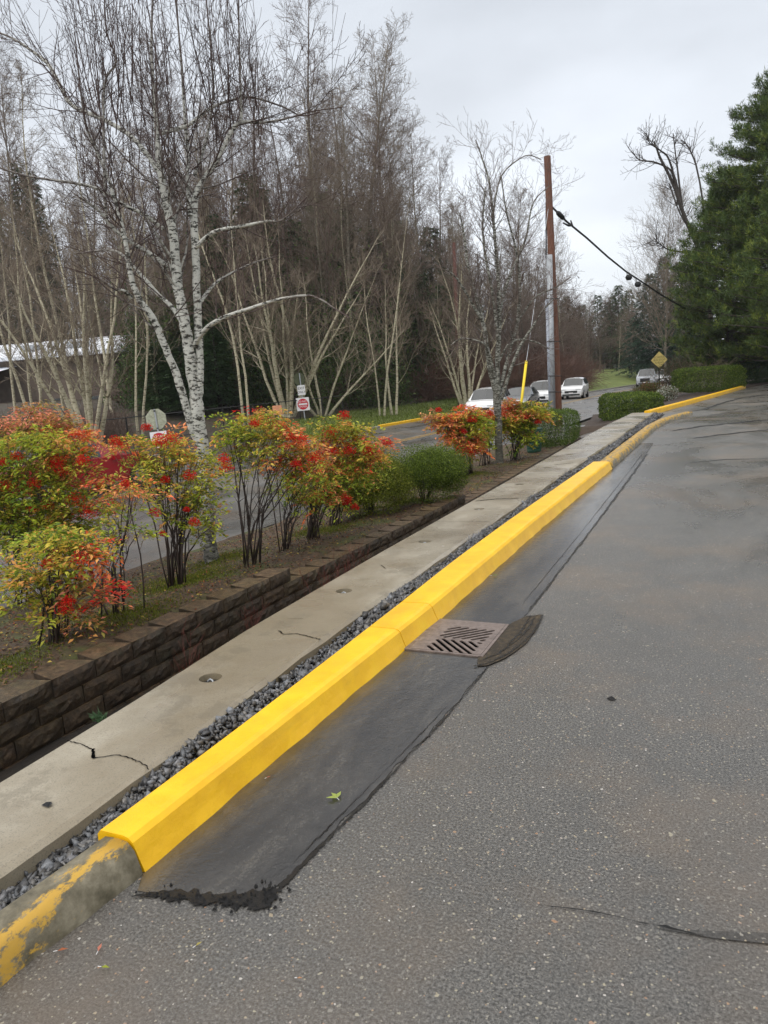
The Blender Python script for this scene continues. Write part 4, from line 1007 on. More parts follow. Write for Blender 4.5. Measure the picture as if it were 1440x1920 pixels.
# --- large pine on the right
def pine(loc, H, Wd, seed, label, ntuft=5200, col=(.07, .11, .03), zlow=.06):
    random.seed(seed); r_ = np.random.default_rng(seed)
    t = empty('pine_tree', loc, label=label, cat='tree')
    mb = MB(); mb.tube([(0, 0, -.3), (.1, 0, H * .4), (0, .1, H * .9)], [.3, .2, .05], 8); mb.c = [(.08, 0, 0)] * len(mb.v)
    mb.build('trunk', M['darkbark'], t, smooth=True)
    segs = []; cen = []; dr = []; C = []; Ls = []
    nb = 190 if ntuft < 20000 else 330; per = ntuft // nb
    for k in range(nb):
        f = (k + random.random()) / nb; z = H * (zlow + (.97 - zlow) * f); prof = (1 - f) ** .5 * (.6 + .4 * sm(0, .2, f))
        L = Wd * prof * random.uniform(.72, 1.08) + .3; az = k * 2.399 + random.uniform(-.4, .4)
        d = Vector((math.cos(az), math.sin(az), 0)); side = Vector((-d.y, d.x, 0)); b0 = Vector((0, 0, z)); rise = random.uniform(.05, .3)
        e = b0 + d * L + Vector((0, 0, L * rise)); segs.append((b0, b0.lerp(e, .5) + Vector((0, 0, -.05 * L)), .05, .035)); segs.append((b0.lerp(e, .5) + Vector((0, 0, -.05 * L)), e, .035, .012))
        cl = [(random.uniform(.45, 1), random.uniform(-.22, .22)) for _ in range(7)] + [(1, 0)]
        for j in range(per):
            u, w = random.choice(cl); c = b0.lerp(e, u) + side * L * w + Vector((random.gauss(0, .17), random.gauss(0, .17), random.gauss(0, .13) + .1))
            ax = (d * .45 + Vector((0, 0, .9)) + rv(.35)).normalized(); tone = random.uniform(.4, 1.6)
            young = random.random() < .25
            for q_ in range(11):
                cen.append(c + ax * random.uniform(-.12, .12)); dr.append((ax * random.uniform(.3, 1.3) + rv(.9)).normalized()); Ls.append(random.uniform(.16, .3))
                C.append((col[0] * tone * (2.0 if young else 1), col[1] * tone * (1.6 if young else 1), col[2] * tone))
    link('branches', seg_mesh('branches', segs, 4), M['darkbark'], t)
    n = len(cen)
    link('crown', leaf_mesh('crown', np.array([tuple(c) for c in cen]), np.array([tuple(c) for c in dr]), r_.normal(size=(n, 3)), np.array(Ls), .028, np.array(C)), M['needle'], t)
    return t
pA = AT(1492, 44, -.1)
pine(pA, (hor(1492) - 150) / FPX * 44 + 1.7, 7.3, 401, 'large dense dark green pine filling the right edge of the view', 26000)
pB = AT(1365, 48, -.1)
pine(pB, (hor(1365) - 360) / FPX * 48 + 1.7, 4.0, 402, 'lower broad pine in front of the firs, left of the largest pine', 12000, zlow=.05)
pC = AT(1530, 36, -.1); pine(pC, (hor(1530) - 300) / FPX * 36 + 1.7, 4.4, 403, 'bushy pine at the far right edge in front of the large pine', 8000, zlow=.15)

# --- leafy shrub masses
BR = 1.55
def shell(name, fn, n, L, W, pal, prob, m='leaf', parent=None, jit=.03, seed=1, up=.3, **k):
    r_ = np.random.default_rng(seed); pts = []; nn = []
    for _ in range(n):
        p, q = fn(); pts.append(tuple(p)); nn.append(tuple(q))
    pts = np.array(pts) + r_.normal(size=(n, 3)) * jit; nn = np.array(nn)
    d = r_.normal(size=(n, 3)) + nn * .15 + np.array([0, 0, up * .5]); nr = nn + r_.normal(size=(n, 3)) * .45
    C = np.array(pal)[r_.choice(len(pal), n, p=prob)] * r_.uniform(.6, 1.3, (n, 1)) * BR
    return link(name, leaf_mesh(name, pts, d, nr, r_.uniform(L * .7, L * 1.3, n), r_.uniform(W * .7, W * 1.3, n), C), M[m], parent, **k)
def boxshape(hx, hy, hz, rnd=.25, layers=.35):
    def fn():
        while True:
            v = Vector((random.uniform(-1, 1), random.uniform(-1, 1), random.uniform(-1, 1)))
            m = max(abs(v.x), abs(v.y), abs(v.z))
            if m < 1e-3: continue
            v = v / m * (1 - abs(random.gauss(0, layers * .16)))
            rr = (abs(v.x) ** 5 + abs(v.y) ** 5 + abs(v.z) ** 5) ** .2
            v = v / max(rr, 1)
            lump = 1 + .04 * math.sin(v.x * 9 + v.y * 7) + .03 * math.sin(v.z * 11 + v.y * 13)
            q = Vector((v.x ** 5, v.y ** 5, v.z ** 5)); q = q.normalized() if q.length > 1e-6 else Vector((0, 0, 1))
            return Vector((v.x * hx * lump, v.y * hy * lump, hz + v.z * hz * lump)), q
    return fn
def ballshape(hx, hy, hz, lumps=6, seed=0, layers=.5):
    rr = random.Random(seed); cs = [(Vector((rr.uniform(-.5, .5) * hx, rr.uniform(-.5, .5) * hy, hz * rr.uniform(.45, 1.4))), rr.uniform(.35, .6)) for _ in range(lumps)] + [(Vector((0, 0, hz)), .75), (Vector((0, 0, hz * .55)), .9), (Vector((0, 0, hz * .42)), .8)]
    def fn():
        c, s = random.choice(cs); v = rv(1)
        while v.length > 1 or v.length < .05: v = rv(1)
        v = v.normalized() * (1 - abs(random.gauss(0, layers * .35)))
        p = c + Vector((v.x * hx * s, v.y * hy * s, v.z * hz * s)); p.z = max(.02, p.z); return p, v.normalized()
    return fn
def twigs_in(t, hx, hy, hz, n, m='stem', r=.008):
    mb = MB()
    for k in range(n):
        a = random.uniform(0, 6.28); e = Vector((math.cos(a) * hx * random.uniform(.2, .85), math.sin(a) * hy * random.uniform(.2, .85), hz * random.uniform(.9, 1.7)))
        mb.tube([(e.x * .12, e.y * .12, -.05), (e.x * .5, e.y * .5, e.z * .5), e], [r, r * .8, r * .4], 5)
    mb.build('stems', M[m], t)
def shrub(name, p, rz, fn, n, L, W, pal, prob, label, cat='shrub', seed=1, hx=.5, hy=.5, hz=.4, jit=.02, group=None, nst=14):
    random.seed(seed); t = empty(name, p, rz, label=label, cat=cat, group=group); twigs_in(t, hx, hy, hz, nst)
    shell('foliage', fn, n, L, W, pal, prob, parent=t, jit=jit, seed=seed); return t
GP = [(.05, .085, .016), (.075, .12, .02), (.03, .055, .012), (.13, .16, .03)]
# boxwoods in the bed
b = G(692, 968, bedz); D = b.dot(HV)
shrub('boxwood_shrub', b + HV * .45, 0, ballshape(.8, .75, .54, 16, 1), 46000, .026, .015, [(.1, .125, .014), (.15, .175, .02), (.05, .065, .01), (.22, .22, .04)], [.35, .35, .2, .1], 'round yellow-green boxwood shrub at the foot of the right end of the red-leaved shrubs', seed=5, hx=.5, hy=.5, hz=.45)
b = G(800, 945, bedz)
shrub('boxwood_shrub', b + HV * .5, 0, ballshape(.84, .8, .56, 16, 2), 46000, .026, .014, [(.07, .1, .014), (.1, .145, .018), (.035, .055, .01), (.16, .2, .03)], [.35, .35, .2, .1], 'round mid-green boxwood shrub beside the gap before the smaller birch', seed=6, hx=.55, hy=.55, hz=.48)
# clipped hedge by the bin
b = G(1040, 838, bedz)
shrub('clipped_hedge', b + HV * .8 + R0 * .15, HEAD * 0, boxshape(.62, 1.3, .5), 22000, .035, .02, [(.05, .085, .014), (.08, .12, .02), (.03, .05, .01), (.12, .17, .03)], [.35, .35, .2, .1], 'square clipped green hedge behind the green bin at the end of the shrub bed', 'hedge', 7, .6, .8, .5)
# hedges past the driveway
def hedge(px0, px1, pyb, D, h, dep, label, seed, n=16000, pal=None, zb=-.45):
    c = AT((px0 + px1) / 2, D, zb); w = (px1 - px0) / FPX * D / 2
    t = shrub('clipped_hedge', c, HEAD, boxshape(w, dep, h / 2), n, .06, .035, pal or [(.055, .09, .014), (.09, .13, .02), (.03, .055, .01), (.14, .18, .03)], [.35, .3, .2, .15], label, 'hedge', seed, w * .8, dep * .8, h / 2, jit=.012)
    return t
hedge(1138, 1222, 780, 31.5, 1.15, 1.6, 'clipped flat-topped green hedge just past the end of the concrete path', 11, 26000, zb=-.72)
hedge(1272, 1384, 735, 40, 1.25, 1.2, 'long low rounded hedge behind the far yellow kerb', 12, 22000, zb=-.02)
hedge(1382, 1500, 705, 47, 1.3, 1.3, 'dark green hedge at the right edge below the large pine', 13, 16000, [(.015, .04, .014), (.025, .06, .018), (.012, .03, .01), (.04, .08, .02)], zb=.0)
# looser shrubs near the diamond sign
def loose(px, D, w, h, label, seed, pal, prob, n=5000, zb=-.4, L=.06):
    return shrub('loose_shrub', AT(px, D, zb), 0, ballshape(w, w, h / 2, 7, seed, .9), n, L, .035, pal, prob, label, 'shrub', seed, w, w, h / 2)
loose(1228, 40, .9, 1.3, 'reddish-brown leafy shrub directly under the yellow diamond sign', 14, [(.1, .06, .02), (.05, .06, .02), (.14, .05, .025), (.09, .11, .03)], [.3, .3, .2, .2])
loose(1200, 43, .8, 1.0, 'small olive shrub behind the flat-topped hedge, in front of the silver pickup', 15, [(.08, .08, .02), (.06, .06, .03), (.12, .08, .03), (.05, .07, .02)], [.3, .3, .2, .2])
loose(1252, 39, .7, .9, 'shrub with pale grey-white leaves between the two clipped hedges', 16, [(.45, .46, .42), (.2, .22, .17), (.06, .09, .03), (.12, .07, .04)], [.25, .2, .3, .25])
loose(1265, 46, 1.3, 2.0, 'dark green and brown broadleaf shrub right of the diamond sign', 17, [(.03, .05, .018), (.07, .05, .03), (.1, .06, .04), (.02, .03, .012)], [.3, .3, .2, .2], 6000, .0)
# bare brush below the pine
def brush(px, D, w, h, n, label, seed, m='redtwig', zb=0, name='bare_shrub'):
    random.seed(seed); p = AT(px, D, zb); t = empty(name, p, label=label, cat='shrub'); segs = []
    for k in range(n):
        d = (Vector((random.uniform(-1, 1), random.uniform(-1, 1), random.uniform(.6, 1.6)))).normalized()
        twig(segs, Vector((random.uniform(-w, w), random.uniform(-w, w) * .6, -.05)), d, h * random.uniform(.6, 1.1), .02, 2, .02, .18, 5, (.4, 1), .5, 5, rmin=.007)
    link('branches', seg_mesh('branches', segs, 3), M[m], t); return t
brush(1325, 45, 1.2, 2.0, 26, 'pale brown bare twiggy shrub behind the long low hedge', 71, 'pale', -.1)
brush(1290, 48, 1.4, 2.2, 30, 'dark reddish bare shrub beneath the large pine', 72, 'redtwig', -.1)
brush(1088, 88, 1.8, 2.8, 40, 'bare bush on the grass bank behind the second white car', 73, 'alder', .1)

# undergrowth at the wood edge
random.seed(8)
def under_twigs(x0, x1, D0, D1_, n, h):
    segs = []
    for k in range(n):
        x = random.uniform(x0, x1); D = random.uniform(D0, D1_) + max(0, x - 640) * .075; p = AT(x, D, 0)
        if interp(FAR, p.y) - p.x < clear(x) - .3: continue
        p.z = farz(p.x, p.y); d = (rv(1) + Vector((0, 0, 1.2))).normalized(); q = p; hh = h * random.uniform(.4, 1.2)
        for i in range(3):
            d = (d + rv(.4) + Vector((0, 0, -.15 * i))).normalized(); e = q + d * hh / 3; segs.append((q, e, .014, .01)); 
            segs.append((e, e + (d + rv(1)).normalized() * hh * .35, .01, .006)); q = e
    return segs
link('undergrowth', seg_mesh('undergrowth', under_twigs(790, 1090, 46, 56, 9500, 3.4), 3), (lambda t: t.fin(t.ramp(t.noise(.7, 5, .6), [(.3, (.09, .045, .035)), (.6, (.15, .075, .05)), (.8, (.19, .12, .08))]), .8))(NT('reddish_brush')), kind='stuff', label='tangled reddish-brown brush along the foot of the wood behind the queue of cars', cat='undergrowth')
link('undergrowth', seg_mesh('undergrowth', under_twigs(-60, 230, 34, 40, 1800, 1.2) + under_twigs(225, 800, 49, 60, 4200, 2.6), 3), M['redtwig'], kind='stuff', label='tangled brown brush at the foot of the wood left of the yellow kerb', cat='undergrowth')
def ivy(x0, x1, n, h, dd=(46.5, 57)):
    c = []; cl = [(random.uniform(x0, x1), random.uniform(*dd), random.uniform(.5, 1) * h, random.uniform(.8, 2.2)) for _ in range(150)]
    for _ in range(n):
        x, D, hh, w = random.choice(cl); D2_ = D + max(0, x - 640) * .075; p = AT(x, D2_, 0)
        if interp(FAR, p.y) - p.x < 3.5: continue
        p = p + Vector((random.gauss(0, w * .5), random.gauss(0, w * .5), 0)); p.z = farz(p.x, p.y) + abs(random.gauss(0, .45)) * hh; c.append(tuple(p))
    c = np.array(c); n = len(c); C = np.array([(.05, .09, .03), (.075, .13, .034), (.08, .075, .035), (.12, .16, .05)])[rng.choice(4, n)] * rng.uniform(.5, 1.4, (n, 1))
    return leaf_mesh('evergreen_undergrowth', c, rng.normal(size=(n, 3)), rng.normal(size=(n, 3)), rng.uniform(.12, .3, n), rng.uniform(.06, .14, n), C)
link('evergreen_undergrowth', ivy(230, 860, 80000, 9), M['leaf'], kind='stuff', label='dark evergreen undergrowth and ivy filling the lower wood', cat='undergrowth')
def rightmass():
    c = []
    for _ in range(30000):
        x = random.uniform(1262, 1640); D = random.uniform(52, 62) + (6 if x < 1330 else 0); p = AT(x, D, 0); p.z = abs(random.gauss(0, 1.3)) * (1 + .3 * math.sin(x * .05)); c.append(tuple(p))
    c = np.array(c); n = len(c); C = np.array([(.025, .05, .02), (.035, .06, .02), (.06, .05, .03)])[rng.choice(3, n)] * rng.uniform(.5, 1.4, (n, 1))
    return leaf_mesh('evergreen_undergrowth', c, rng.normal(size=(n, 3)), rng.normal(size=(n, 3)), rng.uniform(.12, .3, n), rng.uniform(.06, .14, n), C)
link('evergreen_undergrowth', rightmass(), M['leaf'], kind='stuff', label='dark evergreen thicket behind the large pine at right', cat='undergrowth')
def lowfill():
    c = []; segs = []
    for _ in range(60000):
        x = random.uniform(640, 1215); D = random.uniform(66, 90) + max(0, x - 900) * .14; p = AT(x, D, 0)
        if interp(FAR, p.y) - p.x < clear(x): continue
        p.z = farz(p.x, p.y) + abs(random.gauss(0, 1)) * 3.2 * (1 + .35 * math.sin(x * .06))
        if random.random() < .4: c.append(tuple(p))
        else: q = p + rv(1) + Vector((0, 0, .6)); segs.append((p, q, .02, .008)); segs.append((p.lerp(q, .5), p.lerp(q, .5) + rv(.6), .014, .006))
    c = np.array(c); n = len(c); C = np.array([(.03, .045, .02), (.05, .05, .025), (.07, .055, .035)])[rng.choice(3, n)] * rng.uniform(.5, 1.4, (n, 1))
    link('evergreen_undergrowth', leaf_mesh('evergreen_undergrowth', c, rng.normal(size=(n, 3)), rng.normal(size=(n, 3)), rng.uniform(.12, .35, n), rng.uniform(.06, .16, n), C), M['leaf'], kind='stuff', label='olive thicket deep in the wood behind the queue of cars', cat='undergrowth')
    link('undergrowth', seg_mesh('undergrowth', segs, 3), M['redtwig'], kind='stuff', label='bare brown thicket deep in the wood behind the queue of cars', cat='undergrowth')
lowfill()
# verge grass tufts
def tufts():
    n = 16000; y = rng.uniform(30, 62, n); x = np.array([interp(FAR, a) for a in y]) - rng.uniform(.2, 5.5, n); z = np.array([farz(a, b) for a, b in zip(x, y)]) + .05
    d = rng.normal(size=(n, 3)) * .5; d[:, 2] = 1
    return leaf_mesh('grass', np.c_[x, y, z], d, rng.normal(size=(n, 3)), rng.uniform(.08, .25, n), .03, np.array((.14, .18, .04)) * rng.uniform(.5, 1.5, (n, 1)))
link('grass', tufts(), M['leaf'], kind='stuff', label='rough grass along the far edge of the street', cat='grass')

# --- heavenly bamboo shrubs: leafy sprays placed in clumps, thin dark canes, red berry clusters
PG = [(.19, .26, .025), (.33, .38, .04), (.09, .15, .018), (.4, .33, .05), (.5, .24, .06)]
PALS = {'g': (PG, [.3, .36, .12, .14, .08]), 'y': ([(.38, .38, .05), (.25, .28, .03), (.5, .36, .06), (.6, .3, .09), (.12, .17, .02)], [.3, .25, .2, .1, .15]),
        'o': ([(.6, .16, .05), (.62, .27, .12), (.5, .3, .06), (.55, .07, .035), (.3, .34, .04)], [.22, .25, .18, .11, .24]),
        'r': ([(.62, .03, .02), (.6, .08, .05), (.5, .012, .015), (.6, .2, .1)], [.4, .25, .2, .15]),
        'p': ([(.55, .2, .13), (.5, .25, .1), (.35, .2, .07), (.25, .22, .05)], [.35, .25, .2, .2])}
def nandina(base, D, blobs, canes, label, seed, leaf=.05, dens=1.0, depth=.5, berries=()):
    random.seed(seed); r_ = np.random.default_rng(seed); mpp = D / FPX
    t = empty('heavenly_bamboo', base, label=label, cat='shrub')
    cen = []; dr = []; nr = []; C = []; Ls = []; tips = []; rach = []
    for (x, y, rx, ry, pal) in blobs:
        cols, pr = PALS[pal]; area = rx * ry * mpp * mpp * 3.1
        ns = max(4, int(area / (.042) * 5.8 * dens) + 1)
        for s in range(ns):
            while True:
                a, b_, c_ = random.uniform(-1, 1), random.uniform(-1, 1), random.uniform(-1, 1)
                if a*a + b_*b_ + c_*c_ < 1: break
            dz = c_ * max(rx, ry) * mpp * .9 * depth / .5
            c0 = P(x + a * rx, y + b_ * ry, D + dz) - base
            tips.append(c0)
            ax = Vector((random.uniform(-1, 1), random.uniform(-1, 1), random.uniform(-.25, .35))).normalized(); sd = ax.cross(Vector((0, 0, 1))).normalized()
            sl = random.uniform(.12, .26) * (1.2 if D > 9 else 1)
            rach.append((c0, c0 + ax * sl + Vector((0, 0, -.45 * sl)), .0016, .0008)); inn = Vector((-c0.x * .25, -c0.y * .25, -abs(c0.z) * .16)) + rv(.03); rach.append((c0 + inn, c0, .0024, .0016))
            col = np.array(cols[r_.choice(len(cols), p=pr)])
            nl = int(24 * sl / .2)
            for q_ in range(nl):
                u = random.random(); w = random.uniform(-1, 1) * (.55 - .35 * u) * sl * 1.4; pz = -.5 * u * u * sl
                cen.append(c0 + ax * sl * u + sd * w + Vector((0, 0, pz + random.uniform(-.02, .02))))
                dr.append((ax * random.uniform(.3, 1) + sd * (1 if w > 0 else -1) * random.uniform(.2, 1) + Vector((0, 0, random.uniform(-.6, .25)))).normalized())
                nr.append((random.gauss(0, .45), random.gauss(0, .45), 1)); Ls.append(leaf * random.uniform(.75, 1.6))
                cc = col * 1.35 if random.random() < .65 else np.array(cols[r_.choice(len(cols), p=pr)])
                C.append(cc * random.uniform(.75, 1.45))
    Ls = np.array(Ls); link('foliage', leaf_mesh('foliage', np.array([tuple(c) for c in cen]), np.array([tuple(c) for c in dr]), np.array(nr), Ls, Ls * .4, np.array(C)), M['leaf'], t)
    mb = MB()
    for k in range(canes):
        e = random.choice(tips); b0 = Vector((random.gauss(0, .06), random.gauss(0, .06), -.05)); m1 = Vector((lerp(b0.x, e.x, .25), lerp(b0.y, e.y, .25), e.z * .45)) + rv(.03); m2_ = Vector((lerp(b0.x, e.x, .6), lerp(b0.y, e.y, .6), e.z * .78)) + rv(.04)
        r0 = random.uniform(.005, .0105)
        mb.tube([b0, b0.lerp(m1, .5) + rv(.012), m1, m1.lerp(m2_, .5) + rv(.02), m2_, e], [r0, r0 * .95, r0 * .9, r0 * .75, r0 * .6, r0 * .3], 6)
        for q_ in range(3):
            a = m1.lerp(m2_, random.random()); e2 = a + (rv(.12) + Vector((0, 0, .16))); mb.tube([a, e2], [r0 * .5, .0015], 4)
    mb.build('canes', M['stem'], t, smooth=True); link('leaf_stalks', seg_mesh('leaf_stalks', rach, 3), M['stalk'], t)
    for (x, y, rr) in berries:
        c0 = P(x, y, D - .22 * depth / .5 - rr * mpp) - base; bb = MB(); n = 130
        ico = [(1,0,0),(-1,0,0),(0,1,0),(0,-1,0),(0,0,1),(0,0,-1)]; fo = [(0,2,4),(2,1,4),(1,3,4),(3,0,4),(2,0,5),(1,2,5),(3,1,5),(0,3,5)]
        for q_ in range(n):
            v = rv(1)
            while v.length > 1: v = rv(1)
            c = c0 + Vector((v.x * 1.25, v.y * .9, v.z * .8 - .35 * v.x * v.x)) * rr * mpp; s = random.uniform(.0042, .0062) * (D / 5.2) ** .5
            tone = random.uniform(.6, 1.1)
            bb.add([c + Vector(i) * s for i in ico] + [c0, c0 + Vector((.0012, 0, .0012))], fo + [(5, 6, 7)], (.8 * tone, .035 * tone, .02 * tone))
        bb.build('berry_cluster', M['leaf'], t, smooth=True)
    return t
bb_ = lambda x, y: G(x, y, bedz)
B = bb_(108, 1198); DB = B.dot(HV)
nandina(B, DB, [(110, 1050, 85, 60, 'y'), (60, 1090, 60, 60, 'y'), (150, 1120, 55, 50, 'p'), (95, 1150, 55, 30, 'y'), (165, 1050, 40, 50, 'o'), (185, 1110, 25, 30, 'r'), (130, 1040, 30, 22, 'r'), (20, 1080, 40, 50, 'y'), (110, 1000, 80, 30, 'g')], 16,
        'orange and yellow leaved heavenly bamboo at the lower left, next to the block wall', 81, .046, 1.25, berries=((118, 1140, 17), (90, 1055, 14), (150, 1045, 16), (128, 1125, 12)))
B = bb_(40, 1130); DB = B.dot(HV)
nandina(B, DB, [(60, 850, 90, 45, 'g'), (10, 880, 60, 60, 'g'), (120, 880, 60, 45, 'y'), (60, 930, 100, 50, 'g'), (130, 960, 70, 45, 'y'), (20, 990, 60, 50, 'g'), (90, 820, 80, 25, 'y'), (150, 830, 45, 28, 'o'), (-40, 950, 60, 80, 'g'), (190, 930, 40, 40, 'o'), (60, 990, 70, 40, 'g'), (150, 1000, 50, 35, 'g')], 14,
        'largest bright green and red heavenly bamboo at the left edge', 82, .052, 1.2, berries=((103, 868, 20), (115, 880, 15), (65, 905, 14), (140, 935, 18), (165, 958, 18), (60, 953, 10), (32, 855, 12), (5, 865, 10), (12, 910, 14), (150, 815, 17), (88, 945, 12), (108, 862, 14)))
B = bb_(20, 1085); B.x -= .5; DB = B.dot(HV)
nandina(B, DB, [(60, 782, 70, 18, 'p'), (130, 790, 40, 16, 'p'), (10, 800, 40, 20, 'p'), (75, 765, 14, 22, 'p'), (110, 812, 60, 16, 'o'), (30, 820, 60, 14, 'g')], 14, 'dusty pink-leaved heavenly bamboo behind the largest one at the left edge', 83, .05, 1.3)
B = bb_(228, 1150); DB = B.dot(HV)
nandina(B, DB, [(230, 960, 45, 45, 'g'), (200, 1000, 30, 35, 'g'), (255, 930, 35, 30, 'o'), (215, 900, 35, 25, 'o'), (265, 1000, 25, 30, 'g'), (195, 1080, 22, 30, 'o')], 12, 'thin airy green heavenly bamboo on slim dark canes between two fuller ones', 84, .04, .75, berries=((235, 905, 9), (155, 862, 12)))
B = bb_(332, 1100); DB = B.dot(HV)
nandina(B, DB, [(260, 850, 50, 35, 'y'), (310, 860, 70, 40, 'y'), (370, 870, 45, 35, 'y'), (300, 905, 70, 35, 'y'), (370, 920, 40, 40, 'g'), (345, 960, 30, 35, 'g'), (230, 830, 35, 20, 'o'), (390, 1000, 25, 25, 'y'), (320, 825, 55, 16, 'o'), (395, 960, 20, 30, 'g')], 22,
        'yellow-leaved heavenly bamboo with red berries just left of the big birch trunk', 85, .044, 1.2, berries=((355, 890, 13), (310, 898, 9), (318, 822, 18), (300, 830, 14), (225, 832, 17), (215, 825, 12), (290, 960, 12), (365, 978, 11), (275, 800, 10), (350, 955, 6), (420, 860, 13), (425, 875, 13), (305, 1000, 7)))
B = bb_(470, 1058); DB = B.dot(HV)
nandina(B, DB, [(440, 800, 42, 28, 'g'), (490, 800, 50, 30, 'y'), (550, 830, 50, 32, 'o'), (500, 840, 55, 30, 'y'), (580, 855, 40, 28, 'o'), (540, 870, 45, 25, 'o'), (430, 840, 28, 22, 'g'), (600, 885, 28, 20, 'o'), (520, 795, 30, 18, 'o'), (555, 880, 30, 25, 'g'), (445, 900, 14, 10, 'g')], 15,
        'orange and lime heavenly bamboo on tall dark canes right of the big birch', 86, .048, 1.3, berries=((563, 820, 14), (590, 858, 16), (555, 868, 10), (478, 792, 10), (545, 818, 9)))
B = bb_(535, 1030); DB = B.dot(HV)
nandina(B, DB, [(545, 900, 40, 22, 'g'), (590, 915, 35, 22, 'g'), (560, 925, 30, 20, 'g'), (500, 780, 30, 20, 'y'), (480, 770, 16, 14, 'r')], 15, 'green-leaved heavenly bamboo in the middle of the row of cane stems', 87, .045, 1.0)
B = bb_(585, 1008); DB = B.dot(HV)
nandina(B, DB, [(620, 800, 40, 22, 'y'), (660, 810, 45, 24, 'y'), (610, 850, 40, 32, 'o'), (670, 850, 45, 30, 'y'), (700, 830, 38, 22, 'o'), (640, 890, 45, 35, 'g'), (600, 930, 42, 24, 'o'), (630, 820, 30, 20, 'o'), (580, 930, 30, 22, 'g'), (690, 870, 30, 24, 'o')], 20,
        'orange and green heavenly bamboo between the tall-caned one and the boxwoods', 88, .05, 1.3, berries=((617, 808, 13), (655, 842, 12), (645, 778, 12), (690, 845, 11), (622, 845, 12), (725, 828, 9), (648, 932, 11), (665, 950, 8), (650, 940, 9)))
B = bb_(625, 985); DB = B.dot(HV)
nandina(B, DB, [(640, 905, 40, 35, 'g'), (670, 890, 40, 30, 'g'), (635, 940, 30, 20, 'g')], 14, 'dark green heavenly bamboo close against the first boxwood', 89, .045, 1.1)
B = bb_(880, 890); DB = B.dot(HV)
nandina(B, DB, [(835, 790, 38, 18, 'o'), (880, 800, 30, 22, 'y'), (865, 775, 35, 14, 'o'), (870, 835, 26, 24, 'o'), (848, 815, 26, 20, 'o'), (895, 790, 20, 20, 'g'), (885, 830, 20, 22, 'o'), (820, 780, 22, 14, 'p')], 24, 'coral-red heavenly bamboo left of the smaller birch', 90, .07, 1.3, berries=((885, 785, 9), (880, 845, 13), (865, 840, 9), (868, 808, 7), (822, 768, 6)))
B = bb_(965, 862); DB = B.dot(HV)
nandina(B, DB, [(960, 770, 25, 16, 'o'), (990, 765, 25, 14, 'y'), (975, 790, 30, 20, 'y'), (1000, 780, 20, 15, 'o'), (945, 800, 18, 24, 'g'), (985, 815, 26, 24, 'g'), (1012, 772, 20, 18, 'y'), (960, 790, 24, 20, 'y'), (955, 755, 12, 10, 'p')], 22, 'orange and green heavenly bamboo right of the smaller birch', 91, .075, 1.2, berries=((940, 773, 12), (928, 768, 8), (983, 780, 8), (1008, 790, 6)))
B = bb_(910, 872); DB = B.dot(HV)
nandina(B, DB, [(915, 800, 18, 25, 'y'), (905, 830, 16, 16, 'g'), (912, 775, 16, 12, 'o')], 16, 'small thin-stemmed heavenly bamboo at the foot of the smaller birch', 92, .07, 1.0, berries=((918, 775, 7),))
# weeds in the ditch
for i, (x, y, lb) in enumerate(((350, 1252, 'dry reddish weed standing in the ditch against the block wall at left'), (470, 1165, 'dry reddish weed in the ditch below the step in the block wall'), (630, 1085, 'wide patch of dry reddish weeds in the ditch beside the path'))):
    p = G(x, y, -.45); p.z = -.74; random.seed(500 + i); t = empty('dry_weed', p, label=lb, cat='weed'); segs = []
    for k in range((5, 7, 22)[i]):
        b0 = Vector((random.gauss(0, .03 if i < 2 else .06), random.gauss(0, .03 if i < 2 else .4), 0))
        twig(segs, b0, (Vector((0, 0, 1)) + rv(.25)).normalized(), random.uniform(.35, .6), .0035, 1, .05, .12, 6, (.3, .8), .4, 5, rmin=.0014)
    link('stalks', seg_mesh('stalks', segs, 3), M['redstem'], t)
p = G(190, 1352, -.05); t = empty('small_weed', p, label='little grey-green weed growing at the edge of the concrete path', cat='weed')
n = 46; d = rng.normal(size=(n, 3)); d[:, 2] = np.abs(d[:, 2]) * .6 + .3
link('leaves', leaf_mesh('leaves', rng.normal(size=(n, 3)) * .02, d, rng.normal(size=(n, 3)), rng.uniform(.03, .07, n), .014, np.array((.07, .13, .06)) * rng.uniform(.7, 1.3, (n, 1))), M['leaf'], t)

# fallen leaves on the pavement
def fallen(px, py, L, c, rz, label, z=.008, star=False):
    p = G(px, py, z); t = empty('fallen_leaf', p, rz, label=label, cat='leaf')
    a = [0, .9, -.9] if star else [0]
    cen = [(0, 0, .004)] * len(a); d = [(math.cos(x), math.sin(x), .05) for x in a]
    link('blade', leaf_mesh('blade', cen, d, [(0, 0, 1)] * len(a), [L] * len(a), L * .38, np.array([c] * len(a))), M['leaf'], t)
    mb = MB(); mb.tube([(0, 0, .005), (-.4 * L, .02 * L, .004)], .0008, 5); mb.build('stalk', M['leaf'], t)
fallen(632, 1498, .045, (.42, .5, .12), 2.6, 'yellow-green three-lobed leaf lying on the wet gutter', star=True)
fallen(500, 1460, .02, (.45, .13, .08), 1, 'small reddish leaf on the wet gutter')
fallen(184, 1786, .03, (.6, .22, .15), 2, 'pink leaf on the asphalt below the worn kerb')
fallen(190, 1815, .028, (.35, .4, .05), .2, 'thin green-yellow leaf lowest on the asphalt at left')
fallen(367, 1776, .022, (.45, .38, .1), 1.2, 'tiny yellow leaf on the asphalt below the tar patch')
fallen(108, 1785, .03, (.45, .14, .06), .6, 'orange leaf lying in the water by the worn kerb')
fallen(923, 1080, .05, (.12, .22, .03), .4, 'green leaf beside the bright yellow kerb past the grate')
fallen(557, 1836, .016, (.5, .25, .12), .3, 'tiny orange leaf near the bottom of the asphalt')
p = G(88, 1511, ZP); t = empty('dark_scrap', p, label='small dark scrap on the concrete path at lower left', cat='scrap')
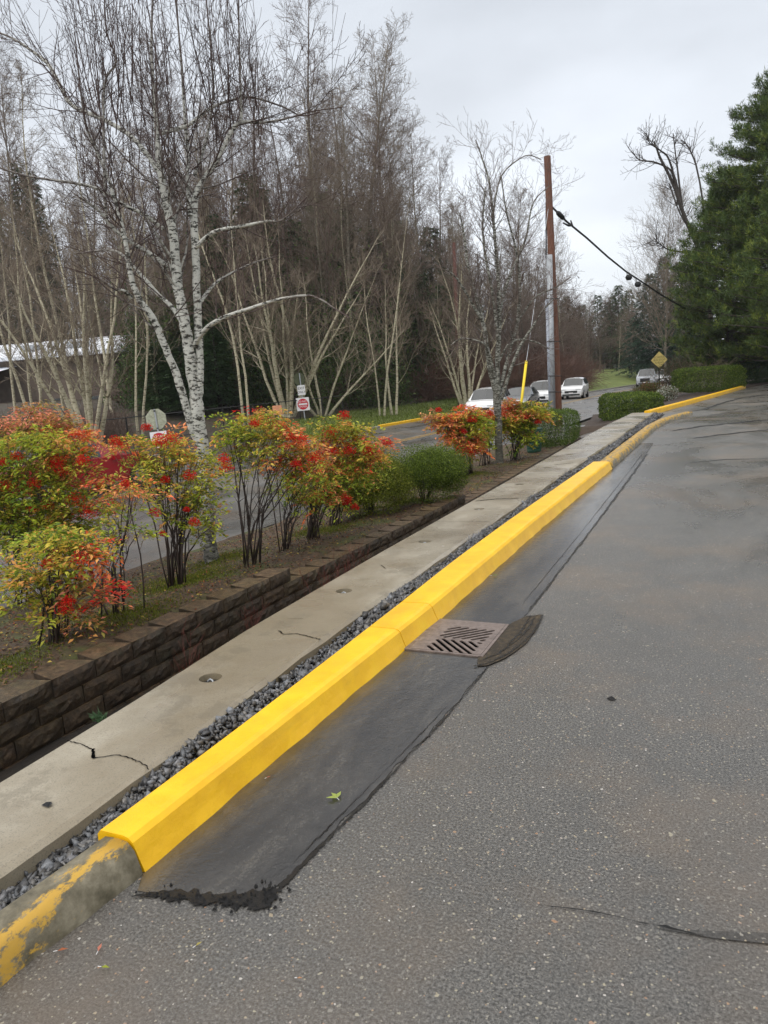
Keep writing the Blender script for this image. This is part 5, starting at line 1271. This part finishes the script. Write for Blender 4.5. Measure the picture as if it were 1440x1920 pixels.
mb = MB(); mb.add([(-.02, -.008, .004), (.02, -.012, .005), (.024, .006, .012), (0, .02, .006), (-.014, .01, .008)], [(0, 1, 2, 3, 4)]); mb.build('flake', M['tar'], t)
p = G(1147, 1312, 0); mb = MB(); 
o_ = [(1,0,0),(-1,0,0),(0,1,0),(0,-1,0),(0,0,1),(0,0,-.2)]
mb.add([(x * .022 * random.uniform(.7, 1.2), y * .017 * random.uniform(.7, 1.2), z * .016 + .004) for x, y, z in o_], [(0,2,4),(2,1,4),(1,3,4),(3,0,4),(2,0,5),(1,2,5),(3,1,5),(0,3,5)])
o = mb.build('dark_stone', M['tar'], label='single small black stone on the open asphalt', cat='stone'); o.location = p

# ------------------------------------------------------------------ poles and cable
pb = AT(1048, 33, -.75); mpp = 33 / FPX
t = empty('utility_pole', pb, label='tall reddish-brown wooden utility pole with grey conduits', cat='utility pole')
top = P(1026, 293, 33) - pb; bot = P(1048, 800, 33) - pb
mb = MB(); mb.tube([bot, bot.lerp(top, .5), top], [.17, .155, .142], 20); mb.build('pole', M['pole'], t, smooth=False)
for (xa, xb, ya, w, m_) in ((1025, 1033, 560, .065, 'galv2'), (1030, 1037, 478, .125, 'galv')):
    mb = MB(); a = P(xa, ya, 32.6) - pb; b = P(xb, 800, 32.6) - pb; mb.tube([b, a], w, 14); mb.build('conduit', M[m_], t, smooth=True)
mb = MB()
for y in (560, 640, 705, 735):
    a = P(interp([(480, 1022), (800, 1030)], y), y, 32.45) - pb; b = P(interp([(480, 1046), (800, 1056)], y), y, 32.45) - pb; mb.tube([a, b], .022, 6)
mb.build('strap', M['blackmetal'], t)
mb = MB(); a = P(1024, 380, 33.1) - pb; b = P(1024, 485, 33.0) - pb; mb.tube([a, b], .03, 6); mb.build('ground_wire', M['blackmetal'], t)
pts = [P(1032, 385, 33), P(1062, 415, 33.6), P(1100, 446, 35), P(1140, 482, 37), P(1175, 510, 39.5), P(1200, 526, 41), P(1240, 553, 44), P(1290, 582, 49)]
ct = empty('overhead_cable', pts[0], label='black overhead cable running from the utility pole down to the right', cat='cable')
mb = MB(); mb.tube([p - pts[0] for p in pts], .042, 8); mb.build('cable', M['rubber'], ct, smooth=True)
mb = MB(); a, b = P(1044, 397, 33) - pts[0], P(1058, 411, 33.4) - pts[0]; mb.tube([a, a.lerp(b, .2), a.lerp(b, .8), b], [.05, .1, .1, .04], 10); mb.build('clamp', M['rubber'], ct, smooth=True)
mb = MB(); mb.tube([p - pts[0] for p in (P(1056, 418, 33.3), P(1066, 423, 33.6), P(1073, 423, 33.8), P(1070, 413, 33.8))], [.03, .045, .05, .03], 8); mb.build('loop', M['rubber'], ct, smooth=True)
for i, (x, y, D, lb) in enumerate(((1179, 520, 39.6, 'upper left of the two round black weights hanging from the cable'), (1196, 533, 40.8, 'lower right of the two round black weights hanging from the cable'))):
    p = P(x, y, D); t = empty('cable_weight', p, label=lb, cat='weight')
    mb = MB(); prof = [(.0, -.15), (.1, -.14), (.16, -.06), (.165, .04), (.12, .12), (.0, .15)]; k = 14; vs_ = []
    for r_, z in prof:
        for j in range(k): vs_.append((r_ * math.cos(j * 6.283 / k), r_ * math.sin(j * 6.283 / k), z))
    mb.add(vs_, [(i_*k+j, i_*k+(j+1) % k, (i_+1)*k+(j+1) % k, (i_+1)*k+j) for i_ in range(5) for j in range(k)]); mb.build('ball', M['rubber'], t, smooth=True)
    mb = MB(); mb.tube([(-.08, 0, .12), (-.1, 0, .28)], .02, 6); mb.build('hanger', M['rubber'], t)
# guy guard
g0 = P(972, 800, 30); g1 = P(987, 677, 30.6); g2 = P(1028, 392, 32.8)
t = empty('guy_wire', g0, label='thin guy wire with a bright yellow plastic guard near the utility pole', cat='guy wire')
mb = MB(); mb.tube([(0, 0, 0), g1 - g0], [.055, .055], 10); mb.build('guard', M['guyyellow'], t, smooth=True)
mb = MB(); mb.tube([g1 - g0, g2 - g0], .012, 5); mb.build('wire', M['galv'], t)
# second pole
p0 = AT(861, 56, -.6); t = empty('utility_pole', p0, label='dark reddish pole in front of the wood across the street', cat='utility pole')
mb = MB(); mb.tube([P(863, 770, 56) - p0, P(851, 455, 56) - p0], [.17, .13], 12); mb.build('pole', M['pole2'], t, smooth=True)

# ------------------------------------------------------------------ signs
def text_mesh(s, size, name='lettering'):
    cu = bpy.data.curves.new(name, 'FONT'); cu.body = s; cu.size = size; cu.align_x = 'CENTER'; cu.align_y = 'CENTER'; cu.extrude = .002
    o = bpy.data.objects.new(name, cu); COL.objects.link(o); bpy.context.view_layer.update()
    me = bpy.data.meshes.new_from_object(o.evaluated_get(bpy.context.evaluated_depsgraph_get())); bpy.data.objects.remove(o); me.materials.clear(); return me
def plate(pts, th=.004): 
    mb = MB(); mb.prism(pts, 0, th); return mb
def signroot(px, D, z, lean, label, cat, yaw=0):
    p = AT(px, D, z); t = empty('road_sign', p, label=label, cat=cat); t.rotation_euler = Matrix.Rotation(HEAD + yaw, 3, 'Z').to_euler(); 
    t.rotation_euler.rotate_axis('Y', -lean); return t
STAND = Matrix.Rotation(R(90), 4, 'X')      # local xy plate stands up, facing -y
def put(me_or_mb, name, m, parent, x, y, z, sx=1, rot=0):
    me = me_or_mb.mesh(name) if isinstance(me_or_mb, MB) else me_or_mb
    me.transform(Matrix.Translation((x, y, z)) @ STAND @ Matrix.Rotation(rot, 4, 'Z') @ Matrix.Scale(sx, 4, (1, 0, 0)))
    return link(name, me, m, parent)
def circ(r, n=32): return [(r * math.cos(i * 6.28318 / n), r * math.sin(i * 6.28318 / n)) for i in range(n)]
def octo(r): return [(r * math.cos(R(22.5 + 45 * i)), r * math.sin(R(22.5 + 45 * i))) for i in range(8)]
def rect(w, h): return [(-w/2, -h/2), (w/2, -h/2), (w/2, h/2), (-w/2, h/2)]
def dne(t, z, s, y=-.03):
    f = put(plate(rect(s, s)), 'sign_face', M['white'], t, 0, y, z)
    put(plate(circ(s * .42)), 'red_disc', M['red'], f, 0, y - .006, z)
    put(plate(rect(s * .68, s * .13)), 'white_bar', M['white'], f, 0, y - .012, z)
    put(text_mesh('DO NOT', s * .2), 'lettering', M['white'], f, 0, y - .012, z + s * .2)
    put(text_mesh('ENTER', s * .2), 'lettering', M['white'], f, 0, y - .012, z - s * .2)
# back of the stop sign at left
D = 27.5; zt = (hor(289) - 785) / FPX * D + HC - (-.85)
t = signroot(292, D, -.85, .06, 'stained back of an octagonal stop sign left of the big birch', 'sign')
mb = MB(); mb.box(-.025, .025, -.005, .025, 0, zt + .37); mb.build('post', M['galv'], t)
put(plate(octo(.40)), 'octagon_plate', M['signback'], t, 0, .035, zt)
mb = MB(); mb.box(-.035, .035, -.012, -.006, zt - .35, zt - .31); mb.box(-.035, .035, -.012, -.006, zt + .28, zt + .33); mb.build('bracket', M['blackmetal'], t)
dne(t, zt - .76, .62)
# exit only / do not enter
D = 43; t = signroot(567, D, -.6, .04, 'white exit only sign above a red do not enter sign', 'sign')
zc = (hor(564) - 757) / FPX * D + HC + .6
mb = MB(); mb.box(-.03, .03, 0, .03, 0, zc + 1.75); mb.build('post', M['galv'], t)
dne(t, zc, .74)
ze = zc + .80; f = put(plate(rect(.44, .56)), 'exit_sign', M['white'], t, 0, -.03, ze)
put(text_mesh('EXIT', .19), 'lettering', M['ink'], f, 0, -.038, ze + .1); put(text_mesh('ONLY', .17), 'lettering', M['ink'], f, 0, -.038, ze - .12)
me = plate(octo(.41)).mesh('octagon_plate'); me.transform(Matrix.Translation((-.05, .06, zc + 1.42)) @ Matrix.Rotation(R(42), 4, 'Z') @ STAND); link('octagon_plate', me, M['signback2'], t)
# small orange board
t = signroot(518, 40, -.6, .04, 'small pale orange board half hidden behind the red-leaved shrubs', 'sign')
zc = (hor(518) - 768) / FPX * 40 + HC + .6
put(plate(rect(.5, .5)), 'board', M['orange'], t, 0, -.03, zc); mb = MB(); mb.box(-.02, .02, 0, .03, 0, zc + .2); mb.build('post', M['galv'], t)
# diamond sign
D = 47; zc = (hor(1237) - 675) / FPX * D + HC + .3
t = signroot(1237, D, -.3, .02, 'faded yellow diamond school bus stop ahead sign by the far hedges', 'sign')
mb = MB(); mb.box(-.04, .04, 0, .05, 0, zc + .3); mb.build('post', M['blackmetal'], t)
f = put(plate(rect(.77, .77)), 'border_plate', M['blackmetal'], t, 0, -.02, zc, rot=R(45)); f = put(plate(rect(.74, .74)), 'diamond_plate', M['signyellow'], t, 0, -.028, zc, rot=R(45))
for s, dz, sz in (('SCHOOL', .17, .17), ('BUS STOP', 0, .165), ('AHEAD', -.17, .17)): put(text_mesh(s, sz), 'lettering', M['inky'], f, 0, -.036, zc + dz)

# bin
p = bb_(1003, 848) + HV * .1; t = empty('plastic_bin', p, label='dark green ribbed plastic bin beside the clipped hedge', cat='bin')
mb = MB(); prof = []
for i in range(15): z = .62 * i / 14; prof.append((.19 + .06 * z + (.008 if i % 2 else 0), z))
k = 24; vs_ = [(r_ * math.cos(j * 6.283 / k), r_ * math.sin(j * 6.283 / k), z) for r_, z in prof for j in range(k)]
mb.add(vs_, [(i*k+j, i*k+(j+1) % k, (i+1)*k+(j+1) % k, (i+1)*k+j) for i in range(14) for j in range(k)]); mb.build('bin_body', M['binplastic'], t)
mb = MB(); mb.prism([(.245 * math.cos(j * .2618), .245 * math.sin(j * .2618)) for j in range(24)], .622, .66); mb.build('lid', M['binplastic'], t)
# concrete box past the bed end
p = G(1105, 808, -.6); p.z = -.8; t = empty('utility_box', p, HEAD, label='low rusty brown open box at the driveway edge past the clipped hedge', cat='box')
mb = MB()
for b in ((-.65, .65, -.3, -.25), (-.65, .65, .25, .3), (-.65, -.6, -.249, .249), (.6, .65, -.249, .249)): mb.box(b[0], b[1], b[2], b[3], 0, .34)
mb.build('box_walls', M['brick'], t)
mb = MB(); mb.tube([(-.35, 0, 0), (-.35, 0, .5)], .02, 8); mb.build('pipe', M['darkwall'], t)
mb = MB(); mb.box(-.59, .59, -.24, .24, 0, .04); mb.build('box_floor', M['ditch'], t)

# ------------------------------------------------------------------ vehicles
def car(p, yaw, label, paint, cat='car', kind='suv', L=4.6, W=1.84, H=1.68, name='parked_car'):
    t = empty(name, p, yaw, label=label, cat=cat)
    hw = W / 2
    if kind == 'suv': st = [(0, .62, .62), (.06, .80, .80), (.55, .98, .98), (1.15, 1.06, 1.06), (1.85, 1.08, H - .08), (2.7, 1.09, H), (3.55, 1.12, H - .04), (4.15, 1.16, H - .14), (4.5, 1.12, 1.14), (4.6, .9, .9)]
    elif kind == 'sedan': st = [(0, .55, .55), (.06, .7, .7), (.6, .86, .86), (1.25, .94, .94), (2.05, .95, H - .05), (2.7, .96, H), (3.3, .98, H - .06), (4.0, 1.0, 1.04), (4.45, .98, .98), (4.6, .8, .8)]
    else: st = [(0, .7, .7), (.06, .95, .95), (.7, 1.1, 1.1), (1.35, 1.15, 1.15), (1.95, 1.16, H - .06), (2.5, 1.16, H), (3.3, 1.16, H - .03), (3.5, 1.14, 1.16), (5.2, 1.14, 1.15), (5.3, .95, .95)]
    sc = L / st[-1][0]
    rows = []
    for i, (x, zb, zr) in enumerate(st):
        e = .86 if i == 0 or i == len(st) - 1 else (.95 if i == 1 or i == len(st) - 2 else 1)
        h = hw * e; cab = zr > zb + .1; rw = h * (.8 if cab else .86)
        rows.append([(x * sc, -h * .93, .28), (x * sc, -h, .55 if zb > .6 else .45), (x * sc, -h * .985, zb), (x * sc, -rw, zr - (.03 if cab else -.01)), (x * sc, -rw * .6, zr + .02), (x * sc, 0, zr + .035)])
    k = 6; n = len(rows)
    full = [r + [(a, -b, c) for a, b, c in r[-2::-1]] for r in rows]; k2 = len(full[0])
    V = [(-(a), b, c) for r in full for a, b, c in r]
    V = [(a + L / 2, b, c) for a, b, c in V]     # front towards +x
    body = MB(); glass = MB()
    body.v = list(V); body.c = [(1, 1, 1)] * len(V)
    def cabin(i): return st[i][2] > st[i][1] + .1
    for i in range(n - 1):
        for j in range(k2 - 1):
            f = (i*k2+j, i*k2+j+1, (i+1)*k2+j+1, (i+1)*k2+j)
            side = j in (2, k2 - 4); topf = j in (3, 4, 5, 6)
            gl = False
            if side and cabin(i) and cabin(i+1): gl = True
            if topf and (cabin(i+1) and not cabin(i)) : gl = True
            if topf and (cabin(i) and not cabin(i+1)): gl = True
            if gl:
                vv = [Vector(V[q]) for q in f]; c = sum(vv, Vector()) / 4; nn = (vv[1] - vv[0]).cross(vv[2] - vv[0])
                if nn.length < 1e-6: nn = (vv[2] - vv[0]).cross(vv[3] - vv[0])
                nn.normalize(); nn = nn if nn.dot(c - Vector((0, 0, .8))) > 0 else -nn
                if side: glass.add([c + (v - c) * .88 + nn * .008 for v in vv], [(0, 1, 2, 3)])
                else: glass.add([v + nn * .008 if (j in (4, 5)) else c + (v - c) * 1.0 + nn * .008 for v in vv], [(0, 1, 2, 3)])
            body.f.append(f)
    body.f.append(tuple(range(k2))); body.f.append(tuple((n-1)*k2 + j for j in range(k2))[::-1])
    body.build('body', paint, t, smooth=False); glass.build('windows', M['glass'], t)
    xf = L / 2
    for s in (-1, 1):
        mb = MB(); mb.box(xf - .42, xf - .03, s * hw * .62 - .2, s * hw * .62 + .2, .66 if kind != 'pickup' else .8, .8 if kind != 'pickup' else .97); mb.build('headlight', M['lamp'], t)
        mb = MB(); mb.box(xf - 1.75 * sc, xf - 1.6 * sc, s * (hw + .02) - .08, s * (hw + .02) + .08, 1.0 * H / 1.68, 1.15 * H / 1.68); mb.build('mirror', paint, t)
        for x in (xf - .9 * sc, -xf + .85 * sc):
            w = MB(); w.tube([(x, s * (hw - .2), .34), (x, s * (hw + .015), .34)], .34, 20); wo = w.build('wheel', M['rubber'], t)
            w = MB(); w.tube([(x, s * (hw + .01), .34), (x, s * (hw + .03), .34)], .2, 14); w.build('rim', M['rim'], wo)
    mb = MB(); mb.box(xf - .1, xf + .012, -.5, .5, .5, .68 if kind != 'pickup' else .92); mb.build('grille', M['blackmetal'], t)
    mb = MB(); mb.box(xf - .1, xf + .015, -.7, .7, .3, .42); mb.build('bumper_intake', M['blackmetal'], t)
    mb = MB(); mb.box(xf + .013, xf + .022, -.17, .17, .44, .54); mb.build('number_plate', M['white'], t)
    return t
def street_yaw(y):     # cars drive towards the camera in the far lane
    a, b = interp(CEN, y), interp(CEN, y + 4); return math.atan2(-4, a - b)
def lane(px, D): p = AT(px, D, ZS); return p
for px, D, dy, lb, paint, kw in (
    (915, 42.5, .12, 'white suv nearest in the queue, half behind the smaller birch', 'carwhite', dict(H=1.68)),
    (975, 49, .1, 'dark car between the two nearer white cars, behind the yellow guy guard', 'carblack', dict(kind='sedan', H=1.48)),
    (1018, 54.5, .1, 'white car directly behind the grey conduits of the utility pole', 'carwhite', dict(H=1.72)),
    (1077, 63, .1, 'white suv in clear view right of the utility pole', 'carwhite', dict(H=1.68)),
    (1214, 84, .2, 'silver-white pickup farthest up the road behind the hedge', 'carsilver', dict(kind='pickup', L=5.4, W=1.95, H=1.88)),
    (1246, 90, .2, 'white suv partly hidden behind the post of the diamond sign', 'carwhite', dict(H=1.7))):
    p = lane(px, D); car(p, street_yaw(p.y) + dy, lb, M[paint], **kw)
p = AT(120, 19.5, ZS); car(p, math.atan2(4, interp(CEN, p.y + 4) - interp(CEN, p.y)) , 'dark red car on the street glimpsed through the shrubs at left', M['carred'], kind='sedan', H=1.45)

# ------------------------------------------------------------------ building and fences at left
p = AT(60, 70, -.3); t = empty('school_building', p, R(-12) + HEAD, label='low brown building with a long white metal roof behind the trees at left', cat='building')
def zpx(y, D=70, x=60): return (hor(x) - y) / FPX * D + HC + .3
mb = MB(); mb.box(-30, 9, 0, 14, 0, zpx(676)); mb.build('wall', M['brick'], t)
zr0, zr1 = zpx(672), zpx(634); mb = MB()
mb.add([(-31, -1, zr0), (10, -1, zr0), (10, 8, zr1), (-31, 8, zr1), (10, 15, zr0), (-31, 15, zr0), (-31, -1, zr0 - .3), (10, -1, zr0 - .3), (10, 15, zr0 - .3), (-31, 15, zr0 - .3)], [(0, 1, 2, 3), (3, 2, 4, 5), (0, 6, 7, 1), (1, 7, 8, 4, 2), (5, 9, 6, 0, 3), (6, 9, 8, 7)])
ro = mb.build('roof', M['roofwhite'], t)
mb = MB()
for k in range(42): x = -31 + k * 1.0; mb.box(x - .03, x + .03, -1, -.9, zr0 + .01, zr0 + .06)
mb.build('roof_seams', M['galv'], ro)
for x in (-1.5, 3.4):
    mb = MB(); mb.box(x, x + 1.5, 1.5, 3.0, zr0 + .6, zr0 + 1.15); mb.build('roof_vent', M['galv'], ro)
mb = MB(); z0 = zpx(706); z1 = zpx(688); mb.add([(-28, -5, z0), (-1, -5, z0), (-1, -.01, z1), (-28, -.01, z1), (-28, -5, z0 - .25), (-1, -5, z0 - .25)], [(0, 1, 2, 3), (0, 4, 5, 1)]); mb.build('porch_roof', M['roofwhite'], t)
mb = MB()
for x in (-27, -20, -13, -6, -1.5): mb.box(x, x + .3, -4.8, -4.5, 0, z0 - .1)
mb.build('porch_posts', M['darkwall'], t)
for x in range(-26, 8, 4):
    mb = MB(); mb.box(x, x + 1.8, -.05, -.005, 1.0, 2.2); mb.build('window', M['glass'], t)
def fence(p0, p1, h, label, posts=6, zf=None, rails=(0, 1)):
    t = empty('metal_fence', p0, label=label, cat='fence'); d = p1 - p0; L = d.length
    for i in range(posts):
        q = d * (i / (posts - 1)); mb = MB(); mb.tube([q, q + Vector((0, 0, h))], .035, 6); mb.build('post', M['blackmetal'], t)
    for r_ in rails:
        mb = MB(); z = .1 + (h - .12) * r_; mb.tube([Vector((0, 0, z)), d + Vector((0, 0, z))], .025, 5); mb.build('rail', M['blackmetal'], t)
    segs = []; n = int(L / .3)
    for i in range(n): q = d * (i / n); segs.append((q + Vector((0, 0, .05)), q + Vector((0, 0, h)), .005, .005))
    link('wire_mesh', seg_mesh('wire_mesh', segs, 3), M['blackmetal'], t, kind='stuff')
a = AT(160, 33, 0); b = AT(640, 46, 0); a.z = farz(a.x, a.y); b.z = farz(b.x, b.y)
fence(a, b, 1.25, 'low black wire fence across the street behind the signs', 10)
a = AT(1105, 100, .75); b = AT(1225, 112, .95)
fence(a, b, 2.6, 'tall black mesh fence above the grass bank at the bend of the road', 6)

# ------------------------------------------------------------------ light and sky
w = bpy.data.worlds.new('World'); scn.world = w; w.use_nodes = True; nt = w.node_tree; nt.nodes.clear()
N = nt.nodes.new; LK = nt.links.new
out = N('ShaderNodeOutputWorld'); bg = N('ShaderNodeBackground'); bg.inputs['Strength'].default_value = .1; LK(bg.outputs[0], out.inputs[0])
sky = N('ShaderNodeTexSky'); sky.sky_type = 'NISHITA'; sky.sun_disc = False; sky.sun_elevation = R(42); sky.sun_rotation = R(200)
tc = N('ShaderNodeTexCoord'); sp = N('ShaderNodeSeparateXYZ'); LK(tc.outputs['Generated'], sp.inputs[0])
gr = N('ShaderNodeValToRGB'); gr.color_ramp.elements[0].position = 0; gr.color_ramp.elements[0].color = (6.9, 7.15, 7.5, 1)
gr.color_ramp.elements[1].position = .45; gr.color_ramp.elements[1].color = (5.9, 6.25, 6.75, 1)
e = gr.color_ramp.elements.new(1.0); e.color = (16.4, 15.8, 15.0, 1)
LK(sp.outputs[2], gr.inputs[0])
mp = N('ShaderNodeMapping'); mp.inputs['Scale'].default_value = (1, 1, 2.6); LK(tc.outputs['Generated'], mp.inputs[0])
ns = N('ShaderNodeTexNoise'); ns.inputs['Scale'].default_value = 1.9; ns.inputs['Detail'].default_value = 6; LK(mp.outputs[0], ns.inputs['Vector'])
rp = N('ShaderNodeMapRange'); rp.inputs[1].default_value = .3; rp.inputs[2].default_value = .7; rp.inputs[3].default_value = .8; rp.inputs[4].default_value = 1.16; LK(ns.outputs['Fac'], rp.inputs[0])
mu = N('ShaderNodeMix'); mu.data_type = 'RGBA'; mu.blend_type = 'MULTIPLY'; mu.inputs[0].default_value = 1; LK(gr.outputs[0], mu.inputs[6]); LK(rp.outputs[0], mu.inputs[7])
mx = N('ShaderNodeMix'); mx.data_type = 'RGBA'; mx.inputs[0].default_value = .92; LK(sky.outputs[0], mx.inputs[6]); LK(mu.outputs[2], mx.inputs[7]); LK(mx.outputs[2], bg.inputs[0])
sl = bpy.data.lights.new('sun', 'SUN'); sl.energy = .9; sl.angle = R(18); sl.color = (1, .97, .93); so = bpy.data.objects.new('sun', sl); COL.objects.link(so)
so.rotation_euler = (R(48), 0, R(-20))
scn.view_settings.view_transform = 'Standard'; scn.view_settings.look = 'None'; scn.view_settings.exposure = .48; scn.view_settings.gamma = 1
scn.cycles.use_denoising = True

hb = MB(); hb.box(-60, 60, -30, 190, -2.2, 34)
hm = bpy.data.materials.new('haze'); hm.use_nodes = True; hn = hm.node_tree; hn.nodes.clear()
ho = hn.nodes.new('ShaderNodeOutputMaterial'); hv = hn.nodes.new('ShaderNodeVolumePrincipled'); hv.inputs['Color'].default_value = (.85, .88, .92, 1); hv.inputs['Density'].default_value = .0003
hn.links.new(hv.outputs[0], ho.inputs['Volume']); hz = hb.build('haze', hm, kind='stuff', label='thin grey rain haze in the air over the whole street', cat='haze')
